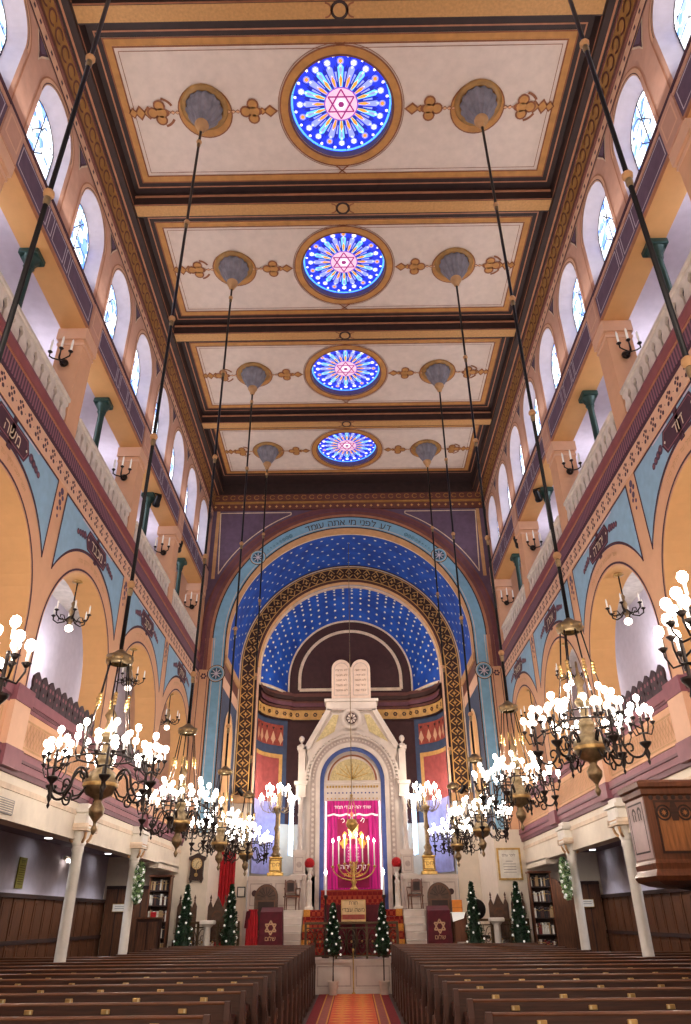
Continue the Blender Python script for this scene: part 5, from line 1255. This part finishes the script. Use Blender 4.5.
# wall clock
t = thing('wall_clock', 'ornate dark wooden pendulum clock on the cream wall', 'clock', (-4.42, 22.6, 2.6)); m = MB(); Pq = lambda u, v, n=0: (u, -n-.001, v)
m.prism(Pq, [(-.16, .0), (-.12, .06), (.12, .06), (.16, .0), (.2, .1), (.18, .2), (.18, .55), (.24, .6), (.24, .66), (.12, .7), (0, .76), (-.12, .7), (-.24, .66), (-.24, .6), (-.18, .55), (-.18, .2), (-.2, .1)], 0, .12, 'wood_dark'); m.build('case', t)
m = MB(); m.disc(Pq, 0, .48, .14, 'dial', .125, 24); m.arc(Pq, 0, .48, .13, .15, 0, 2*PI, 'brass', .13, 24); m.line(Pq, [(0, .48), (.06, .54)], .015, 'wood_dark', .135); m.line(Pq, [(0, .48), (-.02, .38)], .012, 'wood_dark', .136)
for i in range(12): m.disc(Pq, .11*cos(i*PI/6), .48+.11*sin(i*PI/6), .01, 'wood_dark', .134, 6)
m.build('dial', t); m = MB(); m.line(Pq, [(0, .32), (0, .2)], .012, 'brass', .128); m.disc(Pq, 0, .2, .05, 'brass', .13, 16); m.build('pendulum', t)
# right wall frame and plate
t = thing('framed_notice', 'gold framed memorial notice on the cream wall right of the chancel', 'picture', (4.48, 22.6, 2.62)); m = MB(); Pq = lambda u, v, n=0: (u, -n-.001, v); m.prism(Pq, [(-.31, 0), (.31, 0), (.31, .76), (-.31, .76)], 0, .02, 'page'); m.text(Pq, heb('לזכר עולם'), 0, .6, .09, 'orna_dark', .022)
for q in range(5): m.rect(Pq, -.18 if q else -.1, .18 if q else .1, .44-q*.07, .455-q*.07, 'grey', .022)
m.build('sheet', t); m = MB(); 
for a, b, c_, d in ((-.34, .34, -.03, .02), (-.34, .34, .74, .79), (-.34, -.29, .02, .74), (.29, .34, .02, .74)): m.box(a, b, -.05, -.001, c_, d, 'gilt')
m.build('frame', t)
t = thing('round_plaque', 'small round white wall plate with dark rim above the right bookcase', 'plate', (5.3, 22.6, 3.07)); m = MB(); m.disc(Pq, 0, 0, .15, 'orna_dark', .02, 24); m.disc(Pq, 0, 0, .12, 'page', .03, 24); m.lathe((0, -.02, 0), [(.15, 0), (.15, .019)], 'orna_dark', 24, ax='Y'); m.text(Pq, '12', 0, .08, .05, 'orna_dark', .034); m.line(Pq, [(0, 0), (.0, .08)], .012, 'orna_dark', .035); m.line(Pq, [(0, 0), (.05, -.03)], .012, 'orna_dark', .035); m.build('face', t)

# bookcases with their books
def bookcase(x, y, lab, nm, w=.58, h=2.72):
    t = thing('bookcase', lab, 'bookcase', (x, y, .003)); m = MB(); m.box(-w/2, w/2, .28, .31, 0, h, 'wood_dark'); m.build('back_panel', t)
    for s in (-1, 1): m = MB(); m.bbox(s*w/2, s*(w/2-.03), -.0, .31, 0, h, 'wood_red', .004); m.build('side_panel', t)
    m = MB(); m.bbox(-w/2-.03, w/2+.03, -.03, .33, h, h+.05, 'wood_red', .01); m.build('cornice', t)
    zs = [.1, .5, .9, 1.28, 1.66, 2.04, 2.4]
    for q in zs: m = MB(); m.box(-w/2+.03, w/2-.03, .0, .28, q-.025, q, 'wood_dark'); m.build('shelf', t)
    rnd = random.Random(hash(nm) % 100 if False else len(nm))
    shp = {}
    for j, q in enumerate(zs[2:-1] + zs[-1:]):
        u = -w/2+.035
        while u < w/2-.07:
            bw = rnd.choice((.035, .045, .055)); bh = rnd.uniform(.2, .27); mt = rnd.choice(['book_brown', 'book_red', 'book_tan', 'book_pale', 'book_dark', 'book_pale']) if j < 2 else rnd.choice(['book_brown', 'book_tan', 'book_pale', 'book_dark'])
            key = (bw, mt)
            b = MB(); b.bbox(0, bw-.004, 0, .17, 0, bh, mt, .004); b.box(.004, bw-.008, .005, .172, bh-.004, bh+.001, 'page'); b.box(.001, bw-.005, -.002, 0, bh*.7, bh*.75, 'gilt')
            o = b.build('book', None, (x+u, y+.03, q+.004)); c_ = {'book_brown': 'brown', 'book_red': 'dark red', 'book_tan': 'tan', 'book_pale': 'pale', 'book_dark': 'black'}[mt]
            tag(o, '%s book on the %s shelf of the %s bookcase' % (c_, ['third', 'fourth', 'fifth', 'sixth', 'top'][j], nm), 'book', '%s books on the %s shelf of the %s bookcase' % (c_, ['third', 'fourth', 'fifth', 'sixth', 'top'][j], nm))
            u += bw+.004
    return t
bookcase(-5.26, 21.85, 'open bookcase of old books at the end of the left aisle', 'left'); bookcase(5.12, 21.85, 'tall open bookcase of old books at the end of the right aisle', 'right')
# panelled ends of the aisles
for s, nm in ((-1, 'left'), (1, 'right')):
    m = MB(); m.box(s*5.5, s*6.88, 22.45, 22.58, .0, 2.5, 'wood_v'); m.box(s*5.5, s*6.88, 22.42, 22.58, 2.46, 2.54, 'wood_dark')
    for q in range(4): m.box(s*(5.52+q*.34), s*(5.55+q*.34), 22.43, 22.5, .1, 2.46, 'wood_dark')
    tag(m.build('wood_partition'), 'tall dark wooden panelled partition closing the %s aisle' % nm, 'partition')
    m = MB(); m.box(-.2, .2, 0, .01, 0, .2, 'page'); m.frame(lambda u, v, n=0: (u, -n-.001, v), -.2, .2, 0, .2, .015, 'gilt', .001); m.rect(lambda u, v, n=0: (u, -n-.002, v), -.13, .13, .13, .145, 'grey', .001); m.rect(lambda u, v, n=0: (u, -n-.002, v), -.13, .13, .08, .095, 'grey', .001)
    tag(m.build('paper_notice', None, (s*6.45, 22.40, 1.9)), 'white paper notice on the wooden partition of the %s aisle' % nm, 'notice')
t = thing('curved_board', 'tall wooden board with a curved top beside the right bookcase', 'board', (5.42, 22.0, .003)); m = MB(); m.prism(lambda u, v, n=0: (u, -n, v), [(0, 0), (.4, 0), (.4, 1.9), (.33, 2.3), (.18, 2.55), (0, 2.62)], 0, .05, 'wood_v'); m.build('panel', t)
t = thing('low_cabinet', 'dark wooden low cabinet in front of the left bookcase', 'cabinet', (-5.35, 21.36, .003)); m = MB(); m.bbox(-.3, .3, 0, .3, 0, 1.72, 'wood', .01); m.build('body', t); m = MB(); m.box(-.33, .33, -.02, .3, 1.72, 1.76, 'wood_red'); m.build('top', t)
for x in (-.14, .14): m = MB(); m.bbox(x-.12, x+.12, -.015, 0, .9, 1.65, 'wood_v', .01); m.build('door', t)
m = MB(); m.bbox(-.07, .07, -.04, .04, 0, .12, 'petal_red', .01); tag(m.build('red_box', None, (-5.25, 21.45, 1.765)), 'small red box standing on the low cabinet by the left bookcase', 'box')

t = thing('air_vent', 'small grey ventilation grille on the white beam over the left aisle', 'vent', (-4.948, 10.75, 3.14)); m = MB(); m.box(0, .02, -.4, .4, -.1, .1, 'grey'); m.build('frame', t); m = MB()
for q in range(6): m.box(.02, .028, -.36, .36, -.08+q*.03, -.065+q*.03, 'cream')
m.build('louvres', t)
# gold sign in the left aisle, emergency light, speaker
t = thing('wall_banner', 'narrow gold inscribed plaque on the pale left aisle wall', 'plaque', (-6.985, 16.72, 2.3)); m = MB(); Pq = lambda u, v, n=0: (n, -u, v); m.prism(Pq, [(-.19, 0), (.19, 0), (.19, .58), (-.19, .58)], 0, .015, 'sign_gold')
m.text(Pq, heb('זכרון'), 0, .5, .1, 'orna_dark', .018)
for q in range(9): m.rect(Pq, -.14, .14, .42-q*.043, .43-q*.043, 'orna_dark', .018)
m.build('plate', t)
t = thing('emergency_light', 'small white twin-lamp emergency light on the left aisle wall', 'lamp', (-6.97, 19.1, 2.98)); m = MB(); m.bbox(0, .08, -.15, .15, 0, .09, 'white_paint', .01); m.build('case', t)
for d in (-1, 1): m = MB(); m.lathe((.1, d*.08, -.02), [(.02, -.03), (.04, 0), (.04, .03)], 'bulb_soft', 10, ax='X', cap=True); m.build('lamp_head', t)
for s, nm, ys in ((-1, 'left', (16.9, 21.2)), (1, 'right', (18.2, 21.6))):
    for k, y in enumerate(ys):
        t = thing('ceiling_downlight', 'small round ceiling downlight over the %s aisle, %s' % (nm, ('nearer one', 'farther one')[k]), 'ceiling light', (s*6.6, y, 3.278), 0, 'downlights under the galleries'); m = MB(); m.lathe((0, 0, -.012), [(.09, 0), (.1, .005), (.1, .012)], 'white_paint', 16); m.build('trim_ring', t); m = MB(); m.lathe((0, 0, -.01), [(.001, 0), (.085, 0)], 'downlight', 16); m.build('lens', t)

# ------------------------------------------------------------------ pulpit
pu = thing('pulpit', 'large carved brown wooden pulpit projecting from the right', 'pulpit', (0, 0, 0))
m = MB(); m.T = Matrix.Translation((0, 0, 0))
def ringp(e, zz, zo=-.1): return [(3.56-e, 9.2-e, zz), (5.1, 9.2-e, zz), (5.1, 10.25+e, zz), (3.95, 10.25+e, zz), (3.56-e, 9.85+e*.5, zz)]
m.rings([ringp(0, 2.26), ringp(0, 2.95)], 'wood_red'); m.build('body', pu)
m = MB(); m.rings([ringp(.0, 2.95), ringp(.025, 2.97), ringp(.03, 3.03), ringp(.06, 3.05), ringp(.065, 3.1), ringp(.02, 3.13)], 'wood_red', True, True); m.build('handrail', pu)
m = MB(); m.rings([ringp(-.2, 1.98), ringp(-.08, 2.0), ringp(.02, 2.04), ringp(.05, 2.09), ringp(.02, 2.14), ringp(.01, 2.16), ringp(.02, 2.22), ringp(0, 2.26)], 'wood_red', True, False); m.build('base_moulding', pu)
m = MB(); PP_ = lambda u, v, n=0: (3.56+u, 9.2-n, v)
m.frame(PP_, .1, 1.42, 2.32, 2.9, .025, 'wood', .01); m.rect(PP_, .13, .56, 2.35, 2.78, 'wood_light', .012); m.rect(PP_, .6, 1.35, 2.35, 2.78, 'wood_light', .012)
for c_ in (.2, .45, .8, 1.05): m.arc(PP_, c_, 2.76, .07, .09, 0, 2*PI, 'wood_dark', .02, 20); m.disc(PP_, c_, 2.76, .055, 'wood_dark', .024, 14); m.poly(PP_, [(c_+x, 2.76+y) for x, y in star(.035, 8, .5)], 'wood_light', .028)
m.poly(PP_, [(.29, 2.67), (.36, 2.67), (.38, 2.78), (.35, 2.88), (.30, 2.88), (.27, 2.78)], 'wood', .024)
for q in range(16): m.disc(PP_, .08+q*.09, 2.93, .03, 'wood_dark', .02, 8)
PQ2 = lambda u, v, n=0: (3.56-n, 9.2+u, v)
m.rect(PQ2, .03, .62, 2.28, 2.94, 'wood_sheen', .004); m.frame(PQ2, .08, .57, 2.34, 2.9, .02, 'wood_dark', .01)  # pale pinkish colour paints the light reflected by the left face
for c_ in (.2, .38): m.arc(PQ2, c_, 2.78, .04, .07, 0, PI, 'wood_dark', .014, 10); m.rect(PQ2, c_-.05, c_-.02, 2.7, 2.78, 'wood_dark', .014); m.rect(PQ2, c_+.02, c_+.05, 2.7, 2.78, 'wood_dark', .014)
m.build('carved_panels', pu)
m = MB(); prof = [(3.95, 1.98), (4.9, 1.98), (4.9, 1.2), (4.78, 1.2), (4.7, 1.6), (4.45, 1.85), (4.1, 1.95)]
m.prism(lambda u, v, n=0: (u, 9.5-n, v), prof, -.25, .25, 'wood_dark'); m.build('corbel', pu)
m = MB(); m.lathe((4.8, 9.36, 0), [(.13, .003), (.13, .1), (.11, .16), (.11, 1.2), (.16, 1.25)], 'wood_dark', 14, cap=True); m.build('post', pu)

# ------------------------------------------------------------------ lights
def lamp(kind, loc, e, col=(1, 1, 1), r=.15, rot=None, size=None, name='lamp'):
    l = bpy.data.lights.new(name, kind); l.energy = e; l.color = col
    if kind == 'POINT': l.shadow_soft_size = r
    if kind == 'AREA': l.shape = 'RECTANGLE'; l.size, l.size_y = size
    if kind == 'SPOT': l.spot_size = 2.2; l.spot_blend = .8; l.shadow_soft_size = r
    o = bpy.data.objects.new(name, l); C.objects.link(o); o.location = loc
    if rot: o.rotation_euler = rot
    return o
WARM = (1, .86, .72)
for s in (-1, 1):
    for k in range(-1, 5):
        z_ = BZ.get((s, k), 2.5)
        lamp('POINT', (s*2.72, 4.27+LB*k, z_+1.22), 430, WARM, .07, name='chandelier_light')
    for y in (5, 8, 11, 14, 17, 19.2, 21.4): lamp('SPOT', (s*5.9, y, 3.2), 100, (.95, .95, 1), .08, name='aisle_light')
    lamp('POINT', (s*2.62, 25.1, 5.9), 70, WARM, .1, name='torchere_light')
    lamp('POINT', (s*2.2, 26.3, 4.4), 25, (.5, .75, 1), .1, name='ark_light')
    for k in range(6):   # lit rooms of the galleries
        lamp('POINT', (s*6.3, 4.4+LB*k-1, 6.9), 45, (.96, .94, 1), .2, name='gallery_light'); lamp('POINT', (s*6.3, 4.4+LB*k-1, 11.3), 45, (.94, .92, 1), .2, name='gallery_light')
for s in (-1, 1): lamp('AREA', (s*4.72, 9.6, 12.45), 170, (1, .93, .86), rot=(0, s*2.55, 0), size=(.12, 24), name='ceiling_fill')  # unseen uplights added along the ledges to brighten the ceiling
lamp('POINT', (0, 25.2, 4.3), 25, WARM, .1, name='menorah_light')
lamp('POINT', (-1.5, 24.6, 9.3), 90, WARM, .1, name='vault_light'); lamp('POINT', (1.5, 24.6, 9.3), 90, WARM, .1, name='vault_light')
w = bpy.data.worlds.new('world'); bpy.context.scene.world = w; w.use_nodes = True; w.node_tree.nodes['Background'].inputs[0].default_value = (.7, .8, 1, 1); w.node_tree.nodes['Background'].inputs[1].default_value = .3
bpy.data.objects.remove(_to)
sc = bpy.context.scene
sc.view_settings.view_transform = 'Standard'; sc.view_settings.look = 'None'; sc.view_settings.exposure = 0
sc.cycles.sample_clamp_indirect = 6; sc.cycles.use_denoising = True; sc.cycles.max_bounces = 8
